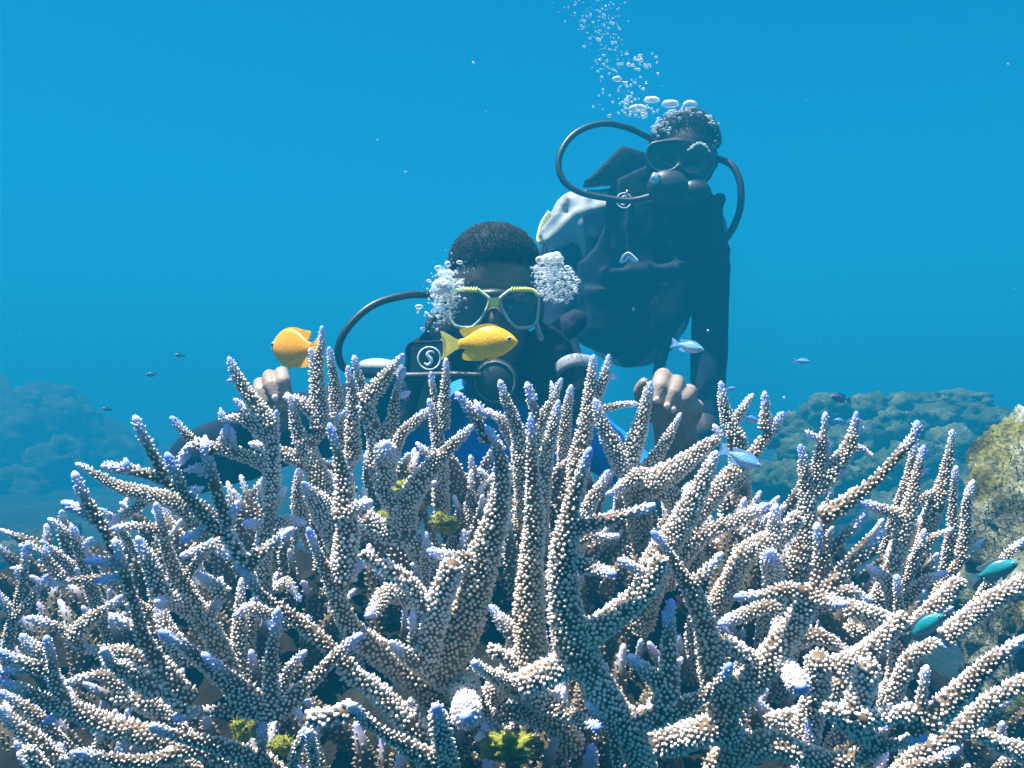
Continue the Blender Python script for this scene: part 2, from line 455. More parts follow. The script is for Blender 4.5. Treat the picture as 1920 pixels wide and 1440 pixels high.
# tip width, base width (photo px), lean towards the viewer (m, '-' = automatic), tip ... base
BR = """
12 28 - 254,780 278,830 308,893
20 30 - 320,782 362,827 425,843 480,862 505,880
10 16 - 381,818 385,838 387,856
20 36 - 310,850 330,888 345,920 375,955 412,1000
14 20 - 382,912 366,918 350,925
16 36 - 140,870 175,887 225,912 283,928 330,945
14 30 - 188,875 232,882 280,893 335,915
10 14 - 233,859 236,872 238,880
14 32 - 139,885 150,920 170,957 195,995 215,1035
12 24 - 111,941 150,955 180,977
12 28 - 91,973 120,995 142,1022 155,1055 168,1095
10 14 - 131,980 137,993 142,1010
14 18 - 173,1006 160,1020 150,1035
14 26 - 47,1016 75,1037 98,1060 118,1085
14 18 - 48,1018 43,1075 38,1105 22,1165
10 13 - 85,1021 86,1034 86,1047
8 12 - 18,1066 32,1067 46,1068
14 20 - 185,952 200,962 218,978
18 26 - 203,985 230,968 260,950 288,930
14 26 - 207,995 240,989 285,990 310,1000
16 46 - 216,1007 232,1060 250,1130 265,1190 290,1235 325,1280 360,1315
24 42 - 255,1005 272,1040 290,1080 305,1120
18 44 - 289,942 300,980 316,1040 342,1095 375,1150 405,1205
18 30 - 447,940 435,962 412,1000
28 32 - 412,990 433,1020 458,1062
12 26 - 398,1008 380,1040 352,1078
26 34 - 440,1048 422,1035 400,1015
16 24 - 160,1053 190,1053 225,1058
16 26 - 335,1016 362,1003 392,985
18 26 - 335,1046 362,1036 392,1026
14 20 - 336,874 350,842 376,834 400,850
26 36 - 383,828 398,885 412,940 430,985
14 22 - 345,882 368,876 396,890
16 26 - 92,1078 57,1125 20,1172
20 26 - -10,1105 10,1130 30,1160
14 28 - 45,1160 95,1172 135,1195 158,1220
14 22 - 175,1092 200,1087 235,1085
18 24 - 88,1097 130,1088 178,1083 210,1090
12 38 - 232,1115 200,1140 165,1165 138,1195
20 26 - 205,1150 225,1160 255,1178
18 36 - 135,1210 175,1220 225,1222 255,1235
20 50 -0.06 192,1215 207,1243 245,1265 292,1292
16 32 - 120,1285 160,1272 198,1267 232,1292
34 42 -0.05 292,1127 325,1126 362,1145
26 42 - 295,1185 337,1212 387,1247 427,1282 468,1325
22 42 - 380,1222 425,1260 470,1300 505,1335
18 36 - 422,1112 400,1138 375,1170
24 34 - 365,1075 395,1095 425,1118
22 28 - 435,1155 450,1147 470,1138
18 38 - 325,1350 375,1337 445,1330 495,1338
22 46 -0.07 283,1357 337,1377 400,1395 475,1427 510,1450
20 38 - 138,1410 187,1418 250,1430 312,1420 358,1402
18 22 - 78,1358 92,1350 110,1340
22 28 - -8,1256 50,1255 105,1262
22 48 - -4,1275 50,1297 100,1320 150,1335 205,1360 280,1385
24 28 - -4,1296 37,1317 80,1348
24 38 - -4,1322 32,1360 80,1400
18 38 - 88,1190 98,1230 105,1280 128,1335
24 30 - 40,1188 52,1206 72,1230
18 28 - -6,1220 35,1240 80,1250
28 34 - 50,1400 65,1420 85,1450
28 34 - 105,1437 135,1434 175,1438
28 38 - 293,1268 323,1303 355,1335
32 38 - 212,1298 245,1310 280,1322
16 40 - 428,668 440,695 460,732 484,765 508,800
9 12 - 424,714 434,712 444,708
16 26 - 437,747 452,760 470,778
10 16 - 415,763 417,775 420,788
16 34 - 408,785 450,783 487,806 512,830
18 22 - 425,795 419,815 412,838
16 20 - 433,800 437,818 436,842
14 32 - 520,767 516,795 511,830
32 34 - 510,832 508,885 508,950
22 32 - 465,830 500,838 545,855 575,870
14 48 - 545,738 552,775 563,820 580,862 602,915
12 32 - 650,770 622,795 588,825 580,852
18 32 - 530,746 560,752 595,780
16 46 - 617,795 625,828 636,870 644,920 646,972
14 40 - 602,612 602,645 598,675 596,707 600,750 600,805
12 24 - 582,652 586,672 590,700
14 34 - 616,650 622,683 629,720 633,760 636,802
16 36 - 650,686 656,715 661,752 662,795 662,860
14 28 - 665,665 671,696 680,728 692,765
14 38 - 758,663 732,694 707,727 682,755
32 36 - 684,752 698,795 705,838 700,875
14 32 - 757,690 747,715 739,755 734,795 712,822
10 14 - 768,732 760,737 748,743
18 26 - 812,763 778,790 748,822
16 32 d 805,748 815,785 821,830 823,865
14 30 - 835,672 836,720 834,765 830,805
12 20 - 809,695 812,728 818,758
12 30 - 852,735 877,765 900,797 912,830
18 52 - 888,796 855,828 817,867 785,908 764,945 757,990
14 40 - 682,850 695,875 712,907 732,940 755,972
14 22 - 680,852 668,862 655,875
42 46 -0.03 725,826 724,860 722,905
22 34 - 700,842 712,838 728,840
18 50 -0.03 565,903 585,930 612,965
20 40 -0.02 697,938 662,952 632,972
44 54 - 652,965 648,1020 644,1090
36 48 - 682,968 712,993 750,1005 775,1015
12 22 - 800,996 798,1018 796,1045
16 42 - 800,1030 838,1040 880,1048 910,1058
18 32 - 536,913 508,955 496,1010
20 28 - 574,980 545,976 515,980
24 28 - 453,982 475,982 500,988
14 38 - 549,988 517,1013 490,1035 465,1062
20 60 - 577,990 590,1027 610,1070 632,1122 662,1180 705,1218 745,1250 800,1295
14 30 - 688,1050 660,1075 642,1105 632,1135
26 40 j 678,1037 725,1065 765,1092 800,1140
24 38 -0.05 688,1157 706,1140 728,1112
18 40 - 440,1052 465,1082 487,1116 530,1146 578,1181 622,1217 655,1252
14 24 - 566,1130 553,1112 540,1092
18 44 - 522,1138 517,1180 512,1230 509,1280 506,1345
10 13 - 502,1166 509,1172 516,1180
18 44 - 681,1186 637,1222 600,1260 562,1297 520,1338
20 26 - 573,1218 555,1237 538,1260
36 50 j 640,1253 700,1297 750,1340 785,1375
20 46 -0.08 658,1318 687,1350 725,1380 775,1409 840,1442
34 42 - 568,1347 612,1342 668,1328
24 20 - 495,1348 490,1390 490,1440
22 26 -0.05 577,1366 562,1395 550,1450
22 26 -0.05 583,1372 586,1400 590,1450
36 52 -0.05 818,1322 825,1375 842,1450
24 64 -0.07 733,1205 765,1232 812,1257 862,1288
54 58 -0.10 876,1345 874,1318 868,1278
14 34 - 775,1140 772,1180 775,1215 787,1245
22 84 - 908,796 930,832 941,882 941,935 926,990 906,1050 885,1120 858,1190 830,1250
44 58 j 852,1052 830,1120 812,1180 797,1240
20 66 - 997,778 999,855 1001,915 1000,990 996,1040 993,1115 996,1200 1004,1262
22 80 - 1105,840 1090,885 1078,930 1066,990 1058,1050 1056,1115 1066,1180 1092,1245
18 36 d 1047,748 1035,805 1025,850 1018,905
18 36 d 935,712 950,755 967,792 976,830 979,880
12 26 - 987,714 996,750 1006,785
9 12 - 1009,737 1003,742 998,750
14 22 - 889,750 898,765 912,785
14 24 - 912,765 926,776 945,792
16 32 d 1052,710 1034,755 1013,792 1000,845
10 14 - 1034,713 1036,725 1038,745
18 26 - 1070,722 1063,765 1060,805
18 40 d 1114,665 1108,717 1102,767 1093,820 1085,870
16 30 - 1141,665 1132,705 1118,740 1105,770
8 11 - 1156,708 1147,706 1138,704
20 48 d 1115,748 1130,792 1150,837 1170,875 1188,912
14 18 - 1197,757 1165,758 1130,765
20 42 - 1222,713 1210,755 1197,805 1185,845 1176,890
14 36 - 1276,773 1260,807 1240,845 1217,875 1192,905
14 38 - 1350,713 1357,762 1371,800 1384,838
14 24 - 1411,739 1394,763 1376,790
14 28 - 1432,734 1435,775 1433,806
18 46 d 1471,771 1447,805 1425,835 1400,865 1372,890 1335,932 1300,967 1276,995
16 52 - 1339,795 1349,817 1320,837 1285,865 1250,890 1210,915
24 60 d 1346,846 1328,885 1310,920 1292,952 1270,990 1250,1020 1232,1056
18 40 - 1231,948 1175,967 1118,982 1076,992
18 30 - 1143,880 1125,915 1106,948
18 46 d 1136,928 1175,905 1205,890 1240,918 1275,960
20 42 -0.03 1152,1075 1112,1062 1080,1060
14 24 - 1161,1004 1130,1008 1092,1012
18 68 - 1223,998 1245,1022 1270,1062 1295,1105 1314,1150 1326,1200 1342,1265 1362,1345
18 34 - 1356,1038 1325,1070 1298,1095
38 58 j 1238,1040 1225,1080 1200,1115 1160,1150 1115,1185 1082,1212
12 22 - 1156,1050 1178,1060 1205,1075
20 54 - 1261,1124 1257,1180 1254,1255 1246,1325
12 16 - 1244,1148 1250,1160 1256,1172
28 42 -0.02 1180,1231 1212,1258 1245,1288
18 54 -0.10 890,1240 925,1267 962,1292 1005,1308
50 58 - 968,1292 1012,1270 1060,1250 1098,1238
20 52 -0.08 1126,1367 1087,1350 1037,1325 995,1300
72 60 - 1090,1225 1120,1280 1150,1330 1185,1385
18 54 -0.05 1369,1242 1340,1285 1290,1322 1230,1345 1172,1352
54 60 - 1222,1396 1275,1385 1345,1366
28 32 - 916,1216 955,1240 990,1268
14 22 - 1094,1316 1138,1362 1155,1405
18 38 - 888,1386 915,1365 955,1335
12 16 - 914,1377 906,1360 898,1345
16 54 - 1499,831 1508,880 1514,930 1514,970 1505,1015 1496,1060
16 30 - 1550,771 1545,810 1535,855 1529,900
14 20 - 1509,809 1521,816 1537,826
12 26 - 1554,825 1550,860 1541,898
14 42 - 1604,769 1602,800 1594,835 1575,867 1548,900
10 18 - 1641,857 1628,850 1610,840
10 13 - 1618,800 1610,805 1602,812
18 36 - 1586,882 1555,900 1525,922
14 40 - 1721,786 1716,817 1677,860 1635,905 1590,940 1540,972
14 38 - 1735,834 1722,880 1710,930 1700,967 1688,1015
10 13 - 1742,880 1733,884 1724,888
18 24 - 1716,825 1705,885 1690,935
12 32 - 1786,806 1779,855 1767,905 1758,940
12 26 - 1792,874 1788,918 1787,967 1784,1015
18 28 - 1826,898 1814,942 1811,992 1803,1045
14 20 - 1781,921 1760,925 1735,932
22 28 - 1612,943 1655,958 1695,968
16 28 - 1624,961 1587,1000 1560,1027 1540,1055
18 38 - 1534,980 1537,1025 1535,1070 1530,1108
18 40 - 1658,994 1612,1045 1575,1080 1540,1110
18 38 - 1374,1118 1425,1116 1475,1108 1520,1112
26 38 -0.04 1582,1131 1555,1122 1528,1115
40 64 - 1525,1110 1500,1162 1470,1200 1445,1232 1415,1268 1375,1305
34 42 - 1500,963 1475,1000 1445,1015 1410,1030 1380,1065
22 38 - 1442,943 1375,977 1310,1010
26 30 - 1455,943 1452,980 1446,1015
36 42 -0.03 1444,1033 1447,1062 1448,1095
14 26 -0.03 1447,1191 1455,1157 1463,1128
26 32 - 1348,1173 1400,1150 1445,1136
32 38 - 1353,1198 1400,1230 1435,1255
18 38 - 1606,1236 1562,1207 1512,1193
46 42 -0.08 1506,1288 1490,1268 1466,1245
12 42 - 1680,1077 1685,1130 1691,1165 1688,1228
28 48 - 1703,1148 1652,1200 1615,1230 1560,1253
50 54 - 1537,1225 1534,1260 1528,1300
46 52 - 1630,1238 1620,1290 1598,1340
32 38 - 1438,1352 1515,1335 1552,1305 1592,1268
20 54 -0.04 1741,1382 1702,1390 1650,1403 1600,1422 1550,1429 1500,1413 1436,1394
36 42 - 1545,1328 1590,1357 1645,1390
26 54 -0.03 1928,1192 1865,1240 1815,1285 1765,1330 1735,1360
34 42 - 1930,1275 1865,1315 1815,1355 1765,1390 1722,1416
16 38 - 1740,1246 1730,1292 1722,1342 1714,1375
16 20 - 1788,1220 1770,1212 1750,1204
28 34 - 1757,1203 1710,1230 1692,1268
34 42 - 1930,1085 1865,1122 1815,1162 1770,1198
30 36 - 1805,1085 1765,1122 1735,1150
28 38 - 1825,1371 1877,1395 1930,1418
20 26 - 1798,1399 1752,1425 1698,1444
34 38 - 1613,1346 1665,1340 1715,1334
16 26 - 1708,1277 1700,1262 1688,1248
20 32 - 1638,1130 1615,1120 1586,1110
36 42 - 1588,1136 1650,1160 1685,1178
28 38 - 1692,1008 1682,1040 1668,1075
26 32 - 1623,1060 1645,1078 1668,1098
14 20 - 1788,989 1768,998 1744,1010
16 22 - 1736,990 1730,1010 1720,1035
16 22 - 1925,1008 1910,1022 1888,1045
18 26 - 1775,1072 1755,1082 1725,1100
16 22 - 1842,1012 1825,1028 1800,1052
""".strip().splitlines()

rows = []
for ln in BR:
    p = ln.split()
    pts = [tuple(float(v) for v in q.split(',')) for q in p[3:]]
    joint = p[2] == 'j' or (p[2] == '-' and float(p[0]) >= 28)
    rows.append((float(p[0]), float(p[1]), None if p[2] in '-jd' else float(p[2]), pts, joint, p[2] == 'd'))
rows.sort(key=lambda r: -r[3][-1][1])

SK = []                              # sampled skeletons: (px, py, Y, halfwidth)
PATHS = []                           # (points base..tip, radii base..tip)
rnd = random.Random(11)
for wt_, wb_, lean, pts, joint, free in rows:
    pts = pts[::-1]
    bx, by = pts[0]
    seg = [0.0]
    for a, b in zip(pts[:-1], pts[1:]):
        seg.append(seg[-1] + math.hypot(b[0] - a[0], b[1] - a[1]))
    L = seg[-1]
    yb, attached = depth(bx, by), False
    best = None
    for (qx, qy, qY, qh) in SK:
        d = math.hypot(qx - bx, qy - by)
        if d < qh * 0.9 + 3 and (best is None or d < best[0]):
            best = (d, qY)
    if best and not free:
        yb, attached = best[1], True
    s = min(1, max(0, (by - 640) / 800.0))
    L3 = L * yb / F
    if lean is None:
        lean = -L3 * (0.02 + 0.30 * s) * rnd.uniform(0.6, 1.3) + rnd.uniform(-.12, .08) * L3 * 0.6
    P3, RR = [], []
    if not attached:                 # root it deeper in the thicket
        q = P(bx, by, yb)
        d0 = (P(bx, by, yb) - P(pts[1][0], pts[1][1], yb)).normalized()
        P3.append(np.array(q + d0 * 0.03 + Vector((0, 0.025, -0.035))))
        RR.append(wb_ * 0.5 * yb / F * 1.05)
    for (x, y), t in zip(pts, seg):
        u = t / L
        Y = yb + lean * u ** 1.3
        P3.append(np.array(P(x, y, Y)))
        RR.append((wb_ + (wt_ - wb_) * u ** 1.25) * 0.5 * Y / F)
        SK.append((x, y, Y, (wb_ + (wt_ - wb_) * u) * 0.5))
    # denser samples for the later branches to join
    for (a, b, ta, tb) in zip(pts[:-1], pts[1:], seg[:-1], seg[1:]):
        n = int((tb - ta) / 8)
        for i in range(1, n):
            w = i / n
            u = (ta + (tb - ta) * w) / L
            SK.append((a[0] + (b[0] - a[0]) * w, a[1] + (b[1] - a[1]) * w, yb + lean * u ** 1.3, (wb_ + (wt_ - wb_) * u) * 0.5))
    PATHS.append((P3, RR, 2 if joint else 1))

# mound of dead coral the thicket grows on: a dome, crest about 0.95 m away
def mound_z(x, y):
    e = x / 0.62
    yc = y - 0.10 - 0.05 * e * e
    t = [0.34, 0.48, 0.60, 0.72, 0.85, 0.98, 1.12, 1.30, 1.55]
    z = [0.42, 0.70, 0.775, 0.845, 0.900, 0.925, 0.86, 0.66, 0.33]
    side = max(0.0, x - 0.36 * y) * 1.1
    return float(np.interp(yc, t, z)) - side - 0.10 * max(0, abs(e) - 0.55) ** 1.6 - 0.115 - 0.02 * max(0.0, 1 - abs(yc - .9) / .25)


gx = np.linspace(-1.0, 1.0, 150)
gy = np.linspace(0.30, 1.75, 100)
V = []
for y in gy:
    for x in gx:
        z = mound_z(x, y) + 0.03 * noise.fractal(Vector((x * 22, y * 22, 1.0)), .7, 2, 4)
        V.append((x, y, max(z, seabed_z(x, y) - 0.08)))
nx = len(gx)
ii = np.arange(len(gy) - 1)[:, None] * nx
jj = np.arange(nx - 1)[None, :]
Q = np.stack([ii + jj, ii + jj + 1, ii + nx + jj + 1, ii + nx + jj], -1).reshape(-1, 4)
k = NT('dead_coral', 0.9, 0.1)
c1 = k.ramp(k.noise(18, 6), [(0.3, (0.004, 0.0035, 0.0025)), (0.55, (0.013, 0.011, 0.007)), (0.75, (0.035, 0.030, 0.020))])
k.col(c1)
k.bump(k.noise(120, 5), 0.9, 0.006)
DEAD = k.m
coral = empty('staghorn_coral', (0, 0.9, 0.5), 'wide thicket of white and brown staghorn coral with pale blue branch tips', 'coral')
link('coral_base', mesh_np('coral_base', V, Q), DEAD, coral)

# secondary branches that fill the depth of the thicket
def skyline(tx):
    e = abs(tx - 960) / 960
    return 800 + 190 * e ** 1.5 + (60 if 1250 < tx < 1400 else 0)


def fill_branch(lo, hi, r_lo, r_hi, ymax=1520, ymin=790, edge=0):
    while True:
        tx = rnd.uniform(-80, 2000)
        ty = rnd.uniform(ymin, ymax)
        if ty < skyline(tx) or (tx > 1790 and ty < 1260) or abs(tx - 960) < edge:
            continue
        Y = depth(tx, ty) + rnd.uniform(lo, hi)
        tip = P(tx, ty, Y)
        d = Vector((tip.x * 0.9 + rnd.gauss(0, .32), -0.30 + rnd.gauss(0, .3), 0.85)).normalized()
        b2 = (d + Vector((rnd.gauss(0, .28), rnd.gauss(0, .28), .15))).normalized()
        L = rnd.uniform(0.07, 0.13)
        mid = tip - b2 * L * .45
        base = mid - d * L * .55
        r0 = rnd.uniform(r_lo, r_hi)
        return ([np.array(base), np.array(mid), np.array(tip)], [r0, r0 * .85, r0 * .42], 0)


while len(PATHS) < 292:
    PATHS.append(fill_branch(0.012, 0.055, 0.0075, 0.0115))
for i in range(8):                                   # a few at the back slope of the colony
    x, y = rnd.uniform(-.5, .5), rnd.uniform(1.1, 1.25)
    b0 = Vector((x, y, mound_z(x, y) - .01))
    t0 = b0 + Vector((rnd.gauss(0, .03), .03, rnd.uniform(.06, .09)))
    PATHS.append(([np.array(b0), np.array((b0 + t0) / 2), np.array(t0)], [.01, .008, .004], 0))
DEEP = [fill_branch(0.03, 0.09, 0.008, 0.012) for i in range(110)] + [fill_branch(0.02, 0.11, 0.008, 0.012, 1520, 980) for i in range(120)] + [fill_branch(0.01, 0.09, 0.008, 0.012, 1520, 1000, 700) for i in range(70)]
UPPER = [fill_branch(0.0, 0.12, 0.008, 0.012, 1000) for i in range(110)]

# template of one corallite (a little rounded tube): unit height along +Z, unit radius
K = 5
a6 = np.linspace(0, 2 * np.pi, K, endpoint=False)
TV = np.vstack([np.c_[np.cos(a6) * 1.05, np.sin(a6) * 1.05, np.full(K, -.35)],
                np.c_[np.cos(a6 + .6) * .94, np.sin(a6 + .6) * .94, np.full(K, .55)],
                [[0, 0, 1.0]]])
j6 = np.arange(K)
j6b = (j6 + 1) % K
TF = np.vstack([np.stack([j6, j6b, K + j6b], -1), np.stack([j6, K + j6b, K + j6], -1), np.stack([K + j6, K + j6b, np.full(K, 2 * K)], -1)])
TP = np.concatenate([np.full(K, 0.0), np.full(K, 0.75), [1.0]])
NV = 2 * K + 1


def coral_material(old=False):
    k = NT('staghorn_skin', 0.62, 0.25)
    po = k.attr('polyp')
    tp = k.attr('tipness')
    nz = k.noise(30, 3)
    skin = k.ramp(nz, [(0.3, (0.075, 0.045, 0.022)), (0.6, (0.145, 0.092, 0.05)), (0.8, (0.24, 0.17, 0.10))])
    bead = k.ramp(k.noise(9, 2), [(0.3, (0.80, 0.735, 0.68)), (0.7, (0.89, 0.85, 0.82))])
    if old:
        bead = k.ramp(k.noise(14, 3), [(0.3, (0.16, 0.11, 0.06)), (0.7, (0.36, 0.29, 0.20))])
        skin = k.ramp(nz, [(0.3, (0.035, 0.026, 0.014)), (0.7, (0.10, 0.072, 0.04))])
    else:
        bead = k.mix(k.math('POWER', k.attr('along'), 1.3), bead, (0.69, 0.56, 0.41))
    c = k.mix(k.math('POWER', po, 0.8), skin, bead)
    pale = k.mix(k.math('MULTIPLY', k.math('POWER', tp, 1.2), 0.95, True), c, (0.82, 0.77, 0.82))
    blue = k.math('MULTIPLY', k.math('SUBTRACT', tp, 0.38), 1.75, True)
    info = k.n('ShaderNodeObjectInfo').outputs['Random']
    blue = k.math('MULTIPLY', blue, k.math('MULTIPLY_ADD', info, 0.6))
    blue.node.inputs[1].links[0].from_node.inputs[1].default_value = 0.7
    blue.node.inputs[1].links[0].from_node.inputs[2].default_value = 0.25
    k.col(k.mix(blue, pale, (0.15, 0.27, 0.86)))
    return k.m


SKIN = coral_material()
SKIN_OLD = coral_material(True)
PITCH = 0.0037


def build_branch(P3, RR, traced, pitch=PITCH, ns=12):
    C = catmull(P3, 0.004)
    nt = 3
    tl = C[-nt:].copy()
    fine_ = np.array([np.interp(np.linspace(0, nt - 1, 9), np.arange(nt), tl[:, q]) for q in range(3)]).T
    C = np.vstack([C[:-nt], fine_]) if len(C) > nt + 1 else C
    # carry the radii along the curve
    d = np.concatenate([[0], np.cumsum(np.linalg.norm(np.diff(np.array(P3), axis=0), axis=1))])
    L0 = d[-1]
    dc = np.concatenate([[0], np.cumsum(np.linalg.norm(np.diff(C, axis=0), axis=1))])
    L = dc[-1]
    rt = np.interp(dc / L * L0, d, RR)
    H = 0.0027
    rc = np.maximum(rt - H * 0.75, 0.0026)
    # slight unevenness
    n = len(C)
    ph = RNG.uniform(0, 6.28, 3)
    wob = np.stack([np.sin(dc / 0.021 + ph[0]), np.sin(dc / 0.027 + ph[1]), np.sin(dc / 0.024 + ph[2])], -1) * 0.0008
    C = C + wob * np.minimum(1, dc / L * 3)[:, None]
    rc = rc * (1 + 0.05 * np.sin(dc / 0.011 + ph[0]))
    left = L - dc
    rr = 0.014
    rc = np.where((left < rr) & (traced != 2), np.minimum(rc, 0.0029 + (rc - 0.0029) * (left / rr) ** 0.9), rc)
    if traced == 2:
        re_ = max(0.004, rc[-1])
        rc = np.where(left < re_, rc * np.sqrt(np.clip(1 - (1 - left / re_) ** 2, 0.03, 1)), rc)
    rc = np.where((left < 0.004) & (traced != 2), rc * np.sqrt(np.clip(1 - (1 - left / 0.004) ** 2, 0.10, 1)), rc)
    V, Q, T = tube_np(C, rc, ns, True)
    tip_len = 0.026
    joint = traced == 2
    tn = np.clip(1 - left / tip_len, 0, 1) * (not joint)
    tipn = np.concatenate([np.repeat(tn, ns), [tn[0], 1.0 * (not joint)]])
    me = mesh_np('branch', V, [Q, T], True, {'polyp': np.clip((tipn - .5) * 2.4, 0, 1), 'tipness': tipn, 'along': np.concatenate([np.repeat(np.clip(left / .16, 0, 1), ns), [np.clip(left[0] / .16, 0, 1), 0]])})
    # corallites in staggered rings
    Tg, N, B = frames(C)
    pos, nor, tan, hh, rb, tv, av = [], [], [], [], [], [], []
    s = pitch * 0.5
    row = 0
    while row == 0 or s < L - (0.0007 if joint else 0.0036):
        r = np.interp(s, dc, rc)
        m = max(4, int(round(2 * np.pi * (r + 0.0012) / (pitch * 1.02))))
        th = (np.arange(m) + 0.5 * (row % 2) + RNG.uniform(-.16, .16, m)) * 2 * np.pi / m
        ss = np.clip(s + RNG.uniform(-.0009, .0009, m), 0, L)
        ce = np.stack([np.interp(ss, dc, C[:, i]) for i in range(3)], -1)
        i0 = np.searchsorted(dc, s) - 1
        i0 = max(0, min(n - 1, i0))
        nn = np.cos(th)[:, None] * N[i0] + np.sin(th)[:, None] * B[i0]
        keep = RNG.random(m) > (0.30 if noise.noise(Vector(C[max(0, min(n - 1, np.searchsorted(dc, s) - 1))] * 38)) > .5 else 0.04)
        if not keep.any():
            keep[0] = True
        near_tip = np.clip(1 - (L - s) / 0.03, 0, 1) * (not joint)
        up = 0.45 + 0.9 * near_tip
        if joint:
            up += 2.2 * float(np.clip(1 - (L - s) / re_, 0, 1))
        pos.append((ce + nn * r)[keep])
        dirv = nn + Tg[i0] * up
        dirv /= np.linalg.norm(dirv, axis=1)[:, None]
        nor.append(dirv[keep])
        tan.append(np.repeat(Tg[i0][None], keep.sum(), 0))
        sc = (1.0 if joint else np.clip((r + 0.003) / 0.010, 0.6, 1.0)) * (1 - (not joint) * 0.42 * np.clip(1 - (L - s) / 0.012, 0, 1))
        hh.append((H * sc * (1 + 0.25 * near_tip) * RNG.uniform(.5, 1.5, m))[keep])
        rb.append((0.00136 * sc * RNG.uniform(.74, 1.3, m))[keep])
        tv.append(np.full(keep.sum(), (not joint) * np.clip(1 - (L - s) / tip_len, 0, 1)))
        av.append(np.full(keep.sum(), np.clip((L - s) / .16, 0, 1)))
        s += pitch * 0.78 * (0.9 if near_tip > .5 else 1)
        row += 1
    pos, nor, tan = np.vstack(pos), np.vstack(nor), np.vstack(tan)
    hh, rb, tv = np.concatenate(hh), np.concatenate(rb), np.concatenate(tv)
    X = np.cross(tan, nor)
    X /= np.linalg.norm(X, axis=1)[:, None] + 1e-9
    Yv = np.cross(nor, X)
    W = (pos[:, None, :] + TV[None, :, 0, None] * (X * rb[:, None])[:, None, :] + TV[None, :, 1, None] * (Yv * rb[:, None])[:, None, :]
         + TV[None, :, 2, None] * (nor * hh[:, None])[:, None, :]).reshape(-1, 3)
    m = len(pos)
    FF = (TF[None] + (np.arange(m) * NV)[:, None, None]).reshape(-1, 3)
    pm = mesh_np('corallites', W, FF, True, {'polyp': np.tile(TP, m), 'tipness': np.repeat(tv, NV), 'along': np.repeat(np.concatenate(av), NV)})
    return me, pm, m


n_poly = 0
for P3, RR, traced in PATHS:
    me, pm, m = build_branch(P3, RR, traced)
    sk = SKIN_OLD if (not traced and rnd.random() < .22) else SKIN
    b = link('branch', me, sk, coral)
    link('corallites', pm, sk, b, 'stuff')
    n_poly += m


def low_detail(paths):
    out, m_ = [], 0
    for P3, RR, traced in paths:
        me, pm, m = build_branch(P3, RR, traced, .0068, 8)
        out += [me, pm]
        m_ += m
    return out, m_


def merge_np(name, meshes):
    vs, q4, t3, po, ti, al, off = [], [], [], [], [], [], 0
    for me in meshes:
        n = len(me.vertices)
        co = np.empty(n * 3, np.float32)
        me.vertices.foreach_get('co', co)
        vs.append(co.reshape(-1, 3))
        lo = np.empty(len(me.loops), np.int32)
        me.loops.foreach_get('vertex_index', lo)
        tot = np.empty(len(me.polygons), np.int32)
        me.polygons.foreach_get('loop_total', tot)
        st = np.concatenate([[0], np.cumsum(tot)[:-1]])
        for k, dst in ((4, q4), (3, t3)):
            sel = st[tot == k]
            if len(sel):
                dst.append(lo[sel[:, None] + np.arange(k)] + off)
        for nm, dst in (('polyp', po), ('tipness', ti), ('along', al)):
            v = np.empty(n, np.float32)
            me.attributes[nm].data.foreach_get('value', v)
            dst.append(v)
        off += n
        bpy.data.meshes.remove(me)
    return mesh_np(name, np.vstack(vs), [np.vstack(q4), np.vstack(t3)], True, {'polyp': np.concatenate(po), 'tipness': np.concatenate(ti), 'along': np.concatenate(al)})


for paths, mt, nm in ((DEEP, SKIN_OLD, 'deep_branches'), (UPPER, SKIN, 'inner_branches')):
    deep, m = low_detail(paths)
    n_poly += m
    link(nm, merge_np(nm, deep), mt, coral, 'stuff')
print('branches', len(PATHS), 'corallites', n_poly, 'tris', n_poly * 15)
# ------------------------------------------------------------------ divers
M_SKIN_SHADED = mat_plain('skin_shaded', (0.085, 0.055, 0.042), 0.5, 0.35, 0.22, 60, 0.35)  # head tone: shade on the face is put into the skin colour
M_SKIN_LIT = mat_plain('hand_skin_lit', (0.25, 0.19, 0.155), 0.55, 0.3, 0.2, 60, 0.35)  # paler copy of the skin: sunlight on the hands put into the colour
M_SKIN_REAR_SHADED = mat_plain('rear_skin_shaded', (0.035, 0.024, 0.018), 0.5, 0.3, 0.22, 60, 0.3)  # rear diver's shade put into a still darker skin colour
M_NAIL = mat_plain('nail', (0.55, 0.43, 0.37), 0.35, 0.4, 0.1, 60)
M_HAIR = mat_plain('hair', (0.008, 0.007, 0.006), 0.75, 0.15, 0.3, 60)
M_NAVY = mat_plain('navy_neoprene', (0.006, 0.012, 0.026), 0.8, 0.1, 0.35, 25, 0.3)
M_VEST = mat_plain('vest_nylon', (0.006, 0.010, 0.020), 0.75, 0.12, 0.4, 22, 0.35)
M_VEST2 = mat_plain('vest_grey_panel', (0.10, 0.115, 0.13), 0.55, 0.3, 0.2, 30, 0.2)
M_BLUE = mat_plain('blue_lycra', (0.008, 0.17, 0.70), 0.6, 0.2, 0.2, 30, 0.2)
M_GREY = mat_plain('grey_shirt', (0.24, 0.27, 0.28), 0.7, 0.15, 0.15, 30, 0.3)
M_PALE = mat_plain('pale_strap', (0.26, 0.29, 0.30), 0.6, 0.3, 0.2, 40, 0.2)
M_RUB = mat_plain('black_rubber', (0.012, 0.013, 0.015), 0.45, 0.4, 0.3, 40, 0.15)
M_GLASS = mat_plain('mask_glass', (0.022, 0.034, 0.032), 0.05, 0.6, 0.2, 5)
M_FRAME = mat_plain('mask_frame', (0.33, 0.40, 0.30), 0.4, 0.4, 0.15, 40)
M_LIME = mat_plain('lime_plastic', (0.62, 0.72, 0.12), 0.4, 0.4, 0.12, 40)
M_BRIDGE = mat_plain('green_plastic', (0.28, 0.40, 0.05), 0.4, 0.4, 0.12, 40)
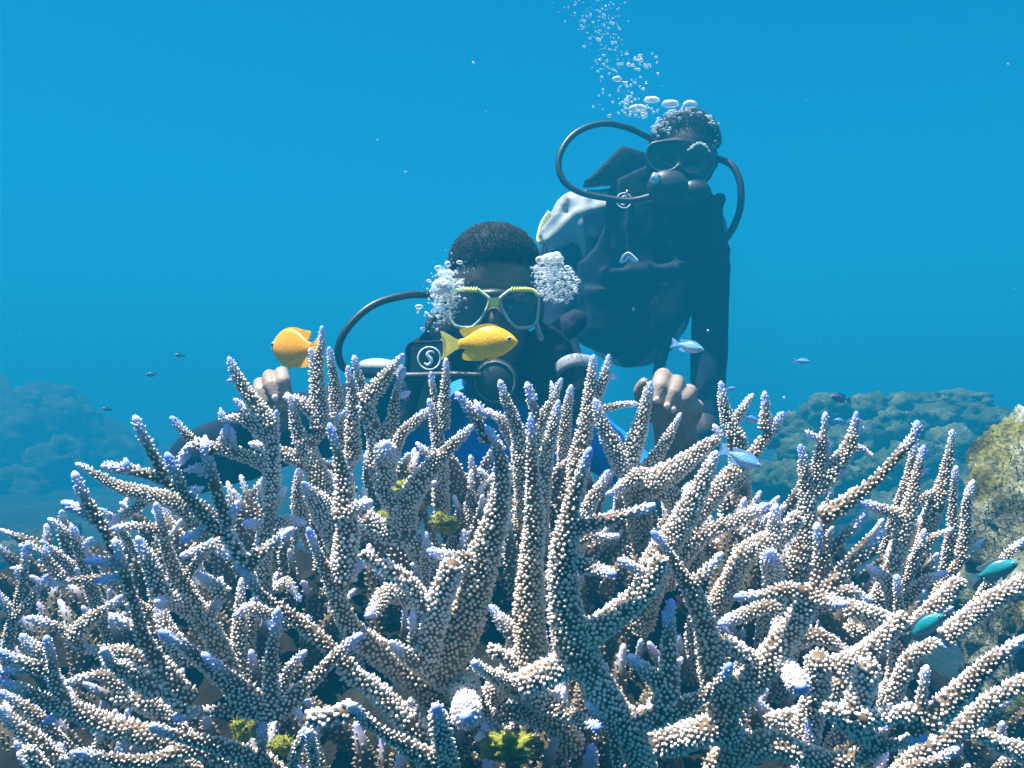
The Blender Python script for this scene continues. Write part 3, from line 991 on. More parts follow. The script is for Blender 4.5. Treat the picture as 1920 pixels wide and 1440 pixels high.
M_WHITE = mat_plain('white_print', (0.72, 0.76, 0.78), 0.5, 0.3, 0.06, 40)
M_STEEL = mat_plain('steel', (0.55, 0.57, 0.58), 0.3, 0.5, 0.1, 60, 0, 0.8)
M_TANK = mat_plain('tank_paint', (0.30, 0.31, 0.30), 0.4, 0.4, 0.15, 30)


def px(n, y):
    return n * y / F


def E(x, y, Y, rx, ry_depth, rz, rot=(0, 0, 0)):
    """ellipsoid: centre in photo px at distance Y, radii rx, rz in photo px, depth radius in metres"""
    return ('e', P(x, y, Y), (px(rx, Y), ry_depth, px(rz, Y)), rot)


def CH(pts, rad):
    """chain of tapered capsules, points (px, py, Y), radii in photo px"""
    return ('t', [P(*p) for p in pts], [px(r, p[2]) for r, p in zip(rad, pts)])


def SL(outline, Y, th, slope=0.0):
    cx = sum(p[0] for p in outline) / len(outline)
    return ('b', [P(p[0], p[1], Y + slope * abs(p[0] - cx)) for p in outline], (0, th, 0))


def fuzz(name, centre, rad, keep, n, ln, mat, parent, seed=1):
    r = np.random.default_rng(seed)
    V, Fc = [], []
    while len(V) < n * 4:
        d = r.normal(size=3)
        d /= np.linalg.norm(d)
        if not keep(d):
            continue
        p = np.array(centre) + d * np.array(rad)
        nn = d / np.array(rad)
        nn /= np.linalg.norm(nn)
        u = np.cross(nn, r.normal(size=3))
        u /= np.linalg.norm(u)
        w = np.cross(nn, u)
        s = ln * r.uniform(.25, .5)
        k = len(V)
        tip = p + (nn + r.normal(size=3) * .45) * ln * r.uniform(.5, 1.3)
        V += [p + u * s, p - u * s * .5 + w * s * .8, p - u * s * .5 - w * s * .8, tip]
        Fc += [(k, k + 1, k + 3), (k + 1, k + 2, k + 3), (k + 2, k, k + 3)]
    return link(name, mesh_np(name, np.array(V), np.array(Fc), True), mat, parent)


def hand(joints, rad, palm, voxel=0.0021):
    """joints: list of fingers, each a list of (px, py, Y); palm: list of primitives"""
    prims = list(palm)
    for f, r in zip(joints, rad):
        prims.append(CH(f, r))
    return soft('hand', prims, voxel, 3, 0.0004, 300)


def ring_tube(name, outline, Ys, rad, mat, parent, flat=(1, 1), nseg=8):
    """closed loop tube through photo-pixel outline"""
    pts = [np.array(P(x, y, Y)) for (x, y), Y in zip(outline, Ys)]
    n = len(pts)
    C = []
    for i in range(n):
        a, b, c, d = pts[i - 1], pts[i], pts[(i + 1) % n], pts[(i + 2) % n]
        for t in (0, .2, .4, .6, .8):
            C.append(0.5 * (2 * b + (c - a) * t + (2 * a - 5 * b + 4 * c - d) * t * t + (3 * b - a - 3 * c + d) * t ** 3))
    C = np.array(C)
    T = np.roll(C, -1, 0) - np.roll(C, 1, 0)
    T /= np.linalg.norm(T, axis=1)[:, None]
    dep = np.array([0, 1.0, 0])
    N = np.cross(T, dep)
    N /= np.linalg.norm(N, axis=1)[:, None]
    B = np.cross(N, T)
    a = np.linspace(0, 2 * np.pi, nseg, endpoint=False)
    V = (C[:, None] + rad * (np.cos(a)[None, :, None] * N[:, None] * flat[0] + np.sin(a)[None, :, None] * B[:, None] * flat[1])).reshape(-1, 3)
    m = len(C)
    i = np.arange(m)[:, None]
    j = np.arange(nseg)[None]
    Q = np.stack([i * nseg + j, i * nseg + (j + 1) % nseg, ((i + 1) % m) * nseg + (j + 1) % nseg, ((i + 1) % m) * nseg + j], -1).reshape(-1, 4)
    return link(name, mesh_np(name, V, Q), mat, parent), C


def plate(name, outline, Ys, th, mat, parent):
    bm = bmesh.new()
    f = [bm.verts.new(P(x, y, Y)) for (x, y), Y in zip(outline, Ys)]
    g = [bm.verts.new(v.co + Vector((0, th, 0))) for v in f]
    bm.faces.new(f)
    bm.faces.new(g[::-1])
    for i in range(len(f)):
        j = (i + 1) % len(f)
        bm.faces.new((f[i], g[i], g[j], f[j]))
    return link(name, bm_mesh(name, bm, False), mat, parent)


def lens_fill(name, C, off, th, mat, parent):
    bm = bmesh.new()
    f = [bm.verts.new(Vector(c) + Vector((0, off, 0))) for c in C]
    g = [bm.verts.new(v.co + Vector((0, th, 0))) for v in f]
    bmesh.ops.triangulate(bm, faces=[bm.faces.new(f), bm.faces.new(g[::-1])])
    for i in range(len(f)):
        j = (i + 1) % len(f)
        bm.faces.new((f[i], g[i], g[j], f[j]))
    return link(name, bm_mesh(name, bm, False), mat, parent)


def emblem(cx, cy, Y, r, parent):
    """round disc, white ring and a slanted letter S"""
    n = 28
    disc = [(cx + r * 1.12 * math.cos(2 * math.pi * i / n), cy + r * 1.12 * math.sin(2 * math.pi * i / n)) for i in range(n)]
    d = plate('emblem', disc, [Y - .003] * n, .004, M_RUB, parent)
    circ = [(cx + r * math.cos(2 * math.pi * i / 16), cy + r * math.sin(2 * math.pi * i / 16)) for i in range(16)]
    ring_tube('emblem_ring', circ, [Y - .0045] * 16, px(r * .085, Y), M_WHITE, d, (1, .5))
    s = [(.42, -.42), (.30, -.60), (.02, -.58), (-.16, -.40), (-.06, -.16), (.12, .06), (.16, .30), (.0, .52), (-.24, .58), (-.44, .40)]
    C = catmull([np.array(P(cx + a * r, cy + b * r, Y - .0045)) for a, b in s], px(r * .06, Y))
    u = np.linspace(0, 1, len(C))
    w = px(r, Y) * (.075 + .115 * np.sin(np.pi * u) ** 1.2)
    V, Q, T = tube_np(C, w, 10, True, (1, 1))
    V[:, 1] = Y - .0045 + (V[:, 1] - (Y - .0045)) * .35
    link('letter', mesh_np('letter', V, [Q, T]), M_WHITE, d)
    return d


# ---------- diver with the lime mask
A = empty('person', P(930, 760, 1.5), 'scuba diver with lime and grey dive mask and bare fists raised behind the coral', 'person')
ha = hand([[(529, 722, 1.16), (528, 700, 1.13), (532, 715, 1.105), (538, 737, 1.105)],
           [(508, 728, 1.17), (505, 706, 1.135), (508, 722, 1.11), (516, 742, 1.105)],
           [(488, 738, 1.18), (487, 720, 1.145), (489, 735, 1.12), (498, 754, 1.115)],
           [(470, 752, 1.19), (472, 736, 1.16), (473, 750, 1.135), (482, 766, 1.13)],
           [(545, 775, 1.18), (550, 752, 1.15), (536, 757, 1.115), (522, 764, 1.105)]],
          [[15, 14, 13, 10.5], [15, 14, 13, 10.5], [14, 13, 12, 10], [12, 11, 10, 8.5], [17, 14, 12, 10.5]],
          [E(512, 752, 1.185, 38, .030, 34), CH([(512, 755, 1.19), (495, 805, 1.24)], [33, 30])])
hb = hand([[(1228, 742, 1.135), (1243, 706, 1.10), (1237, 726, 1.075), (1232, 747, 1.07)],
           [(1256, 750, 1.14), (1268, 718, 1.10), (1260, 738, 1.075), (1252, 758, 1.07)],
           [(1282, 765, 1.15), (1293, 735, 1.11), (1279, 750, 1.08), (1263, 764, 1.075)],
           [(1298, 785, 1.16), (1308, 762, 1.125), (1293, 767, 1.095), (1275, 772, 1.085)],
           [(1222, 775, 1.15), (1206, 752, 1.125), (1200, 732, 1.11), (1207, 718, 1.10)]],
          [[18, 17, 16, 12], [18, 17, 16, 12], [17, 16, 15, 11], [14, 13, 12, 9], [18, 15, 13, 10.5]],
          [E(1262, 772, 1.15, 46, .032, 40), CH([(1262, 785, 1.16), (1272, 850, 1.24), (1262, 960, 1.45)], [41, 42, 45])])
head = soft('head', [E(927, 520, 1.485, 80, .092, 92), E(927, 622, 1.46, 64, .072, 78), E(927, 600, 1.45, 70, .07, 50),
                     E(927, 600, 1.385, 14, .022, 26), E(927, 655, 1.395, 26, .018, 10), E(927, 672, 1.395, 24, .016, 8),
                     E(842, 580, 1.49, 9, .02, 26), E(1012, 580, 1.49, 9, .02, 26),
                     CH([(927, 680, 1.50), (927, 800, 1.58)], [60, 66])], 0.004, 3)
fore = soft('forearm', [CH([(497, 800, 1.235), (360, 862, 1.42), (560, 790, 1.50)], [28, 28, 40])], 0.006, 3)
b_ = link('body', join_meshes('body', [head, fore, ha, hb], 2), M_SKIN_SHADED, A)
b_.data.materials.append(M_SKIN_LIT)
link('hair', soft('hair', [E(927, 494, 1.492, 84, .098, 74), E(927, 530, 1.53, 78, .07, 70)], 0.005, 2, .003, 60), M_HAIR, A)
fuzz('hair_fringe', P(927, 494, 1.492), (px(83, 1.492), .098, px(73, 1.492)), lambda d: d[2] > -.25, 9000, 0.0032, M_HAIR, A)
for f in ((539, 742, 1.094), (516, 746, 1.094), (1231, 750, 1.057), (1251, 761, 1.057), (1262, 768, 1.062)):
    link('fingernail', soft('fingernail', [E(f[0], f[1], f[2] + .004, 6.5, .0035, 7.5)], .0009, 1), M_NAIL, A)

link('rash_guard', soft('rash_guard', [E(925, 850, 1.60, 175, .13, 130), E(925, 770, 1.545, 120, .07, 60), CH([(760, 775, 1.58), (1085, 785, 1.58)], [58, 54]),
                                       CH([(925, 840, 1.62), (945, 880, 2.05)], [150, 120]),
                                       CH([(1080, 800, 1.58), (1185, 880, 1.55), (1250, 960, 1.48)], [54, 46, 44])], .008, 6, .004, 12), M_BLUE, A)
link('sleeve', soft('sleeve', [CH([(742, 772, 1.575), (560, 800, 1.51), (372, 870, 1.43)], [66, 66, 58]), CH([(376, 862, 1.43), (470, 806, 1.27), (492, 780, 1.23)], [58, 44, 35])], .006, 5, .004, 18), M_NAVY, A)
link('trousers', soft('trousers', [CH([(900, 880, 2.05), (880, 915, 2.45), (900, 930, 2.85)], [85, 62, 42]), CH([(990, 880, 2.05), (1000, 915, 2.45), (985, 930, 2.85)], [85, 62, 42])], .012, 4), M_NAVY, A)
vest = link('vest', soft('vest', [
    SL([(762, 712), (764, 652), (780, 640), (802, 630), (808, 612), (846, 598), (872, 640), (884, 700), (850, 716)], 1.455, .09),
    SL([(985, 640), (1012, 604), (1052, 628), (1085, 668), (1112, 694), (1110, 760), (1070, 800), (1010, 770), (985, 700)], 1.475, .10),
    SL([(768, 700), (850, 706), (800, 800), (745, 800)], 1.475, .05),
    CH([(812, 604, 1.44), (838, 590, 1.45)], [14, 12]), CH([(806, 616, 1.43), (830, 612, 1.42)], [11, 12]),
    CH([(1030, 640, 1.47), (1080, 600, 1.52)], [26, 22]), CH([(860, 650, 1.47), (990, 655, 1.47)], [34, 34])], .0045, 4, .004, 30), M_VEST, A)
bp = plate('badge_panel', [(771, 648), (777, 644), (836, 642), (841, 648), (842, 700), (770, 703)], [1.394] * 6, .022, M_VEST2, vest)
ring_tube('badge_rim', [(769, 646), (804, 642), (841, 643), (845, 672), (843, 703), (806, 706), (768, 706), (767, 674)], [1.394] * 8, px(3.2, 1.394), M_VEST, vest)
emblem(805, 672, 1.389, 21, vest)
link('shoulder_panel', soft('shoulder_panel', [E(716, 690, 1.50, 46, .04, 18, (0, R(6), 0)), E(742, 706, 1.50, 30, .04, 14)], .004, 4), M_PALE, A)
tube('shoulder_strap', [P(1042, 697, 1.425), P(1056, 682, 1.41), P(1080, 674, 1.405), P(1110, 678, 1.42)], .011, M_PALE, A, 10, .006, (1, .35))
plate('grey_panel', [(798, 708), (806, 708), (838, 776), (800, 810), (770, 800)], [1.40, 1.40, 1.41, 1.42, 1.42], .012, M_VEST2, vest)
tube('panel_edge', [P(802, 709, 1.397), P(818, 742, 1.399), P(838, 778, 1.404)], .0028, M_PALE, vest, 8)
tube('regulator_hose', [P(842, 566, 1.50), P(806, 554, 1.43), P(760, 554, 1.40), P(700, 572, 1.375), P(654, 612, 1.362), P(634, 655, 1.36), P(648, 692, 1.365), P(700, 703, 1.372), P(770, 705, 1.37), P(850, 703, 1.345), P(905, 705, 1.335)], px(7.2, 1.38), M_RUB, A)
reg = link('regulator', soft('regulator', [E(928, 716, 1.352, 44, .020, 44), E(928, 690, 1.372, 26, .03, 16), E(893, 712, 1.36, 20, .014, 12), E(928, 752, 1.362, 50, .018, 15)], .0025, 3), M_RUB, A)
ring_tube('cover_ring', [(928 + 37 * math.cos(i * math.pi / 8), 716 + 37 * math.sin(i * math.pi / 8)) for i in range(16)], [1.3385] * 16, px(2.2, 1.34), M_VEST2, reg)
link('mouthpiece', soft('mouthpiece', [CH([(927, 672, 1.40), (927, 690, 1.37)], [17, 20])], .003, 2), M_RUB, A)

mask = link('dive_mask', soft('dive_mask', [E(927, 578, 1.425, 84, .042, 42), E(927, 605, 1.40, 18, .030, 26), E(927, 552, 1.405, 40, .02, 12)], .003, 4), M_RUB, A)
yy = lambda x: 1.372 + 0.0000028 * (x - 927) ** 2
oL = [(862, 544), (880, 543.5), (896, 544), (900, 546), (914, 557), (917, 562), (915, 574), (909, 586), (902, 598), (897, 604), (888, 612), (882, 614.5), (870, 614.5), (860, 613), (853, 610), (848, 603), (846, 592), (844.5, 574), (845, 556), (848, 549), (854, 545)]
oR = [(1854 - x, y + .3) for x, y in oL]
for o in (oL, oR):
    fr, C = ring_tube('mask_frame', o, [yy(x) for x, y in o], px(3.5, 1.37), M_FRAME, mask, (1, 1.3))
    lens_fill('mask_lens', C, .003, .003, M_GLASS, fr)
for x0, x1, s in ((853, 896, -1), (958, 1003, 1)):
    pts = [P(x0 - 6 if s < 0 else x0, 556 if s < 0 else 544, yy(x0) - .004), P(x0 + 3, 545, yy(x0) - .004), P((x0 + x1) / 2, 543, yy((x0 + x1) / 2) - .004), P(x1 - 3, 545, yy(x1) - .004), P(x1 if s < 0 else x1 + 6, 544 if s < 0 else 556, yy(x1) - .004)]
    lm = tube('lime_rim', pts, px(4.0, 1.37), M_LIME, mask, 8, .004)
    for q in range(6):
        xx = (868 + q * 5.2) if s < 0 else (960 + q * 5.2)
        link('rim_ridge', soft('rim_ridge', [E(xx, 543, yy(xx) - .0055, 2.2, .004, 6)], .0011, 1), M_LIME, lm)
plate('mask_bridge', [(917, 558), (937, 558), (935, 575), (919, 575)], [1.362] * 4, .012, M_BRIDGE, mask)
link('mask_buckle', soft('mask_buckle', [CH([(1007, 610, 1.385), (1014, 634, 1.40)], [5, 6])], .0015, 2), M_PALE, mask)
th = [2 * math.pi * i / 16 for i in range(16)]
st, _ = ring_tube('mask_strap', [(927 + 88 * math.cos(t), 572) for t in th], [1.485 + .085 * math.sin(t) for t in th], .010, M_RUB, mask, (.25, .25))
link('air_tank', soft('air_tank', [CH([(930, 735, 1.80), (945, 850, 2.25)], [80, 66])], .01, 2), M_TANK, A)

# ---------- diver behind
B_ = empty('person', P(1200, 480, 2.05), 'scuba diver in grey shirt and black vest leaning over, bubbles rising off the head', 'person')
hd2 = soft('head', [E(1284, 285, 2.03, 58, .092, 72), E(1276, 345, 2.01, 44, .07, 52), E(1340, 300, 2.05, 7, .02, 20), E(1226, 296, 2.05, 7, .02, 20), CH([(1285, 370, 2.05), (1265, 430, 2.10)], [42, 48])], .006, 3)
arm_a = soft('arm', [CH([(1044, 478, 2.03), (1046, 640, 1.98), (1100, 770, 1.86)], [36, 30, 22]), E(1110, 790, 1.84, 26, .03, 22),
                     CH([(1122, 800, 1.83), (1135, 812, 1.81)], [9, 7]), CH([(1112, 808, 1.83), (1122, 824, 1.81)], [9, 7]), CH([(1102, 808, 1.83), (1106, 826, 1.81)], [9, 7]), CH([(1126, 784, 1.83), (1140, 792, 1.81)], [9, 7]), CH([(1094, 786, 1.83), (1086, 804, 1.81)], [10, 8])], .005, 2)
hand_b = soft('hand', [CH([(1325, 770, 1.96), (1322, 806, 1.94)], [27, 26]), E(1322, 822, 1.94, 27, .025, 26),
                       CH([(1306, 836, 1.93), (1304, 862, 1.91)], [9, 7]), CH([(1318, 840, 1.93), (1317, 870, 1.91)], [9, 7]), CH([(1330, 840, 1.93), (1331, 866, 1.91)], [9, 7]), CH([(1341, 836, 1.93), (1343, 856, 1.91)], [8, 6]), CH([(1300, 814, 1.93), (1290, 834, 1.90)], [10, 8])], .005, 2)
link('body', join_meshes('body', [hd2, arm_a, hand_b]), M_SKIN_REAR_SHADED, B_)
link('hair', soft('hair', [E(1284, 268, 2.045, 62, .10, 56), E(1284, 300, 2.09, 58, .07, 60)], .006, 2, .003, 50), M_HAIR, B_)
fuzz('hair_fringe', P(1284, 268, 2.045), (px(62, 2.045), .10, px(56, 2.045)), lambda d: d[2] > -.15, 6000, .0045, M_HAIR, B_, 3)
shirt = link('shirt', soft('shirt', [E(1190, 480, 2.12, 130, .12, 130), E(1185, 590, 2.18, 100, .10, 100),
                             CH([(1140, 410, 2.09), (1082, 408, 2.06), (1050, 448, 2.035)], [56, 50, 41]),
                             CH([(1270, 420, 2.10), (1312, 430, 2.07)], [56, 50]),
                             CH([(1138, 385, 2.02), (1080, 402, 1.985), (1024, 452, 1.975)], [9, 11, 8]), CH([(1120, 440, 2.005), (1070, 432, 1.985), (1030, 470, 1.985)], [8, 9, 7]),
                             CH([(1060, 372, 2.01), (1040, 410, 1.985), (1016, 440, 1.99)], [8, 9, 7]), CH([(1100, 372, 2.01), (1088, 420, 1.98), (1096, 480, 2.0)], [7, 9, 7])], .007, 3, .003, 16), M_GREY, B_)
tube('piping', [P(1030, 398, 2.03), P(1016, 420, 2.015), P(1009, 448, 2.00), P(1012, 456, 1.995)], px(4.5, 2.0), M_LIME, shirt, 8, .006, (1, .6))
link('sleeve', soft('sleeve', [CH([(1305, 432, 2.06), (1334, 500, 2.03), (1330, 640, 2.0), (1326, 775, 1.96)], [44, 36, 35, 33]), E(1352, 472, 2.03, 17, .03, 24)], .006, 4, .0025, 9), M_NAVY, B_)
link('sleeve', soft('sleeve', [CH([(1060, 440, 2.05), (1048, 500, 2.03), (1047, 640, 1.98), (1096, 760, 1.87)], [40, 41, 36, 28])], .006, 3, .003, 24), M_NAVY, B_)
link('trousers', soft('trousers', [CH([(1160, 600, 2.25), (1165, 560, 2.75), (1170, 540, 3.2)], [66, 44, 30]), CH([(1235, 590, 2.25), (1215, 560, 2.75), (1210, 540, 3.2)], [60, 44, 30])], .014, 3), M_NAVY, B_)
v2 = link('vest', soft('vest', [
    SL([(1152, 345), (1205, 320), (1240, 350), (1320, 362), (1345, 392), (1352, 450), (1345, 490), (1308, 560), (1290, 594), (1256, 622), (1218, 660), (1192, 684), (1172, 687), (1168, 654), (1158, 672), (1128, 660), (1084, 640), (1078, 500), (1112, 470), (1140, 410)], 2.02, .11),
    SL([(1163, 279), (1208, 292), (1226, 335), (1210, 352), (1152, 344), (1090, 349)], 2.06, .07),
    CH([(1340, 388, 2.02), (1348, 374, 2.01)], [15, 13]), SL([(1098, 540), (1160, 545), (1164, 630), (1104, 622)], 1.965, .03), SL([(1214, 530), (1300, 520), (1284, 588), (1222, 622)], 1.965, .03), SL([(1180, 380), (1230, 372), (1222, 640), (1176, 660)], 1.965, .02), SL([(1130, 505), (1330, 488), (1330, 506), (1130, 523)], 1.958, .02)], .0055, 3, .003, 14), M_VEST, B_)
tube('vest_strap', [P(1156, 342, 1.975), P(1146, 372, 1.965), P(1142, 410, 1.965), P(1150, 470, 1.955)], px(8, 1.97), M_VEST, v2, 8, .006, (1, .4))
emblem(1170, 376, 1.955, 14, v2)
ring_tube('chest_buckle', [(1164, 491), (1170, 480), (1178, 475), (1186, 480), (1195, 490), (1186, 488), (1179, 482), (1172, 489)], [1.935] * 8, px(2.6, 1.94), M_WHITE, v2)
for x, y in ((1188, 580), (1328, 621), (1176, 360)):
    link('stud', soft('stud', [E(x, y, 1.94, 3.5, .004, 4)], .0015, 1), M_STEEL, v2)
tube('console_hose', [P(1272, 590, 2.02), P(1250, 640, 2.0), P(1236, 690, 1.98), P(1230, 760, 1.96)], px(13, 2.0), M_RUB, v2, 10, .01, (1, .6))
tube('regulator_hose', [P(1235, 272, 2.05), P(1212, 256, 2.02), P(1172, 238, 1.99), P(1130, 232, 1.97), P(1085, 246, 1.95), P(1056, 276, 1.935), P(1047, 312, 1.925), P(1060, 343, 1.92), P(1092, 362, 1.92), P(1136, 371, 1.92), P(1185, 376, 1.915), P(1240, 362, 1.91)], px(6, 1.95), M_RUB, B_)
tube('inflator_hose', [P(1330, 300, 2.07), P(1350, 299, 2.04), P(1374, 312, 2.02), P(1388, 345, 2.01), P(1388, 388, 2.01), P(1376, 424, 2.02), P(1358, 452, 2.03)], px(6.6, 2.03), M_RUB, B_)
m2 = link('dive_mask', soft('dive_mask', [E(1272, 296, 1.965, 64, .035, 38), E(1270, 318, 1.95, 14, .03, 22)], .004, 3), M_RUB, B_)
for o in ([(1214, 290), (1220, 272), (1240, 266), (1270, 264), (1302, 268), (1326, 280), (1332, 298), (1324, 316), (1304, 326), (1286, 322), (1274, 310), (1262, 318), (1240, 322), (1221, 312)],):
    fr, C = ring_tube('mask_frame', o, [1.925 + .0000035 * (x - 1270) ** 2 for x, y in o], px(3, 1.93), M_RUB, m2, (1, 1.4))
    lens_fill('mask_lens', C, .003, .003, M_GLASS, fr)
r2 = link('regulator', soft('regulator', [E(1252, 350, 1.895, 40, .026, 32), E(1300, 360, 1.94, 34, .03, 24), E(1262, 334, 1.92, 20, .03, 12), E(1262, 378, 1.90, 40, .02, 14)], .0035, 3), M_RUB, B_)
link('regulator_glint', soft('regulator_glint', [E(1229, 336, 1.876, 11, .008, 12)], .002, 2, .002, 90), M_STEEL, r2)  # bright blob standing in for bubbles and glint on the regulator
link('air_tank', soft('air_tank', [CH([(1200, 410, 2.32), (1190, 560, 2.70)], [66, 56])], .012, 2), M_TANK, B_)
# ------------------------------------------------------------------ fish
def fish_mat(name, back, side, belly, lo, hi, rough=0.38):
    k = NT(name, rough, 0.45)
    z = k.n('ShaderNodeSeparateXYZ')
    k.l(k.coord(), z.inputs[0])
    m = k.n('ShaderNodeMapRange')
    m.inputs['From Min'].default_value = lo
    m.inputs['From Max'].default_value = hi
    k.l(z.outputs[2], m.inputs['Value'])
    c = k.ramp(m.outputs[0], [(0.05, belly), (0.5, side), (0.9, back)])
    v = k.n('ShaderNodeTexVoronoi')
    v.inputs['Scale'].default_value = 380
    k.l(k.coord(), v.inputs['Vector'])
    c = k.mix(0.35, c, k.ramp(v.outputs['Distance'], [(0.1, (1, 1, 1)), (0.7, (.62, .62, .62))]), 'MULTIPLY')
    k.col(c)
    k.bump(v.outputs['Distance'], 0.25, 0.0006)
    return k.m


M_EYEW = mat_plain('eye_ring', (0.45, 0.42, 0.36), 0.25, 0.5, 0.1, 90)
M_EYEB = mat_plain('pupil', (0.004, 0.004, 0.005), 0.1, 0.6, 0.1, 90)
TOPP = [(0, 0), (.03, .055), (.08, .115), (.15, .175), (.25, .24), (.38, .28), (.5, .285), (.62, .255), (.75, .19), (.87, .115), (.95, .085), (1, .082)]
BOTP = [(0, -.01), (.03, -.045), (.08, -.095), (.15, -.15), (.25, -.215), (.38, -.26), (.5, -.27), (.62, -.25), (.75, -.18), (.87, -.105), (.95, -.08), (1, -.078)]
WID = [(0, .008), (.03, .03), (.08, .06), (.15, .085), (.25, .108), (.38, .115), (.5, .108), (.62, .09), (.75, .06), (.87, .035), (1, .018)]


def fin(name, pts, th, mat, root, L, tilt=0.0):
    """thin fin with real thickness: outline in body lengths, (x, z); thicker at its root"""
    bm = bmesh.new()
    f = [bm.verts.new((x * L, th * .5 + tilt * i * 0, z * L)) for i, (x, z) in enumerate(pts)]
    g = [bm.verts.new((x * L, -th * .5, z * L)) for (x, z) in pts]
    bmesh.ops.triangulate(bm, faces=[bm.faces.new(f), bm.faces.new(g[::-1])])
    for i in range(len(f)):
        j = (i + 1) % len(f)
        bm.faces.new((f[i], g[i], g[j], f[j]))
    return link(name, bm_mesh(name, bm, False), mat, root)


def smooth_outline(pts, n=4):
    C = []
    m = len(pts)
    for i in range(m):
        a, b, c, d = (np.array(pts[(i + q) % m]) for q in (-1, 0, 1, 2))
        for t in np.linspace(0, 1, n, endpoint=False):
            C.append(tuple(0.5 * (2 * b + (c - a) * t + (2 * a - 5 * b + 4 * c - d) * t * t + (3 * b - a - 3 * c + d) * t ** 3)))
    return C


def make_fish(L, hs, mat, fin_mat, tail_mat):
    root = bpy.data.objects.new('fish', None)
    root.empty_display_size = .02
    COL.objects.link(root)
    us = np.concatenate([np.linspace(0, .2, 10), np.linspace(.24, 1, 20)])
    V, nseg = [], 18
    for u in us:
        t = np.interp(u, *zip(*TOPP)) * hs
        b = np.interp(u, *zip(*BOTP)) * hs
        w = np.interp(u, *zip(*WID))
        for a in np.linspace(0, 2 * np.pi, nseg, endpoint=False):
            ca, sa = math.cos(a), math.sin(a)
            V.append(((.5 - u) * L, w * L * ca * (1 - .25 * abs(sa)), ((t + b) / 2 + (t - b) / 2 * sa) * L))
    i = np.arange(len(us) - 1)[:, None] * nseg
    j = np.arange(nseg)[None]
    Q = np.stack([i + j, i + (j + 1) % nseg, i + nseg + (j + 1) % nseg, i + nseg + j], -1).reshape(-1, 4)
    k = len(V)
    V += [((.5 + .006) * L, 0, 0), (-.5 * L, 0, 0)]
    jj = np.arange(nseg)
    T = np.vstack([np.stack([np.full(nseg, k), (jj + 1) % nseg, jj], -1), np.stack([np.full(nseg, k + 1), (len(us) - 1) * nseg + jj, (len(us) - 1) * nseg + (jj + 1) % nseg], -1)])
    link('body', mesh_np('body', np.array(V), [Q, T]), mat, root)
    h = min(hs, .92)
    fin('tail_fin', smooth_outline([(-.46, .07 * h), (-.54, .10 * h), (-.68, .20 * h), (-.80, .25 * h), (-.72, .10 * h), (-.70, 0), (-.73, -.10 * h), (-.80, -.27 * h), (-.68, -.20 * h), (-.54, -.10 * h), (-.46, -.07 * h)], 3), .0012, tail_mat, root, L)
    fin('dorsal_fin', smooth_outline([(.26, .20 * h), (.20, .285 * h), (.05, .345 * h), (-.12, .335 * h), (-.28, .30 * h), (-.42, .285 * h), (-.47, .24 * h), (-.43, .16 * h), (-.34, .10 * h), (-.1, .2 * h), (.1, .2 * h)], 3), .0013, fin_mat, root, L)
    fin('anal_fin', smooth_outline([(-.02, -.22 * h), (-.10, -.31 * h), (-.24, -.31 * h), (-.38, -.30 * h), (-.44, -.25 * h), (-.42, -.16 * h), (-.34, -.09 * h), (-.18, -.16 * h)], 3), .0013, fin_mat, root, L)
    fin('pelvic_fin', smooth_outline([(.16, -.20 * h), (.10, -.29 * h), (-.02, -.35 * h), (.02, -.25 * h), (.06, -.2 * h)], 3), .0012, fin_mat, root, L)
    for s in (-1, 1):
        f = fin('pectoral_fin', smooth_outline([(.235, .0), (.19, .055), (.10, .07), (.055, .03), (.07, -.045), (.15, -.05), (.21, -.03)], 3), .0009, fin_mat, root, L)
        f.location = (0, s * .098 * L, -.03 * L)
        f.rotation_euler = (0, 0, -s * R(14))
        ex, ez = (.5 - .135) * L, .055 * h * L
        ew = np.interp(.135, *zip(*WID)) * L * .93
        bm = bmesh.new()
        bmesh.ops.create_uvsphere(bm, u_segments=14, v_segments=8, radius=1, matrix=Matrix.Translation((ex, s * ew, ez)) @ Matrix.Diagonal((.042 * L, .016 * L, .042 * L, 1)))
        e = link('eye', bm_mesh('eye', bm), M_EYEW, root)
        bm = bmesh.new()
        bmesh.ops.create_uvsphere(bm, u_segments=12, v_segments=8, radius=1, matrix=Matrix.Translation((ex, s * (ew + .006 * L), ez)) @ Matrix.Diagonal((.029 * L, .014 * L, .029 * L, 1)))
        link('pupil', bm_mesh('pupil', bm), M_EYEB, e)
    return root


def copy_tree(o, parent=None):
    c = o.copy()
    COL.objects.link(c)
    if parent:
        c.parent = parent
    for ch in list(o.children):
        copy_tree(ch, c)
    return c


def place(o, x, y, Y, head, pitch, label, cat, group, scale=1.0, yaw=0, roll=0):
    """head +1 faces the picture's +X side; pitch > 0 nose up"""
    o.location = P(x, y, Y)
    if head > 0:
        o.rotation_euler = Euler((R(roll), -R(pitch), R(yaw)), 'XYZ')
    else:
        o.rotation_euler = Euler((R(roll), -R(pitch), R(180 + yaw)), 'XYZ')
    o.scale = (scale,) * 3
    tag(o, label, cat, group)


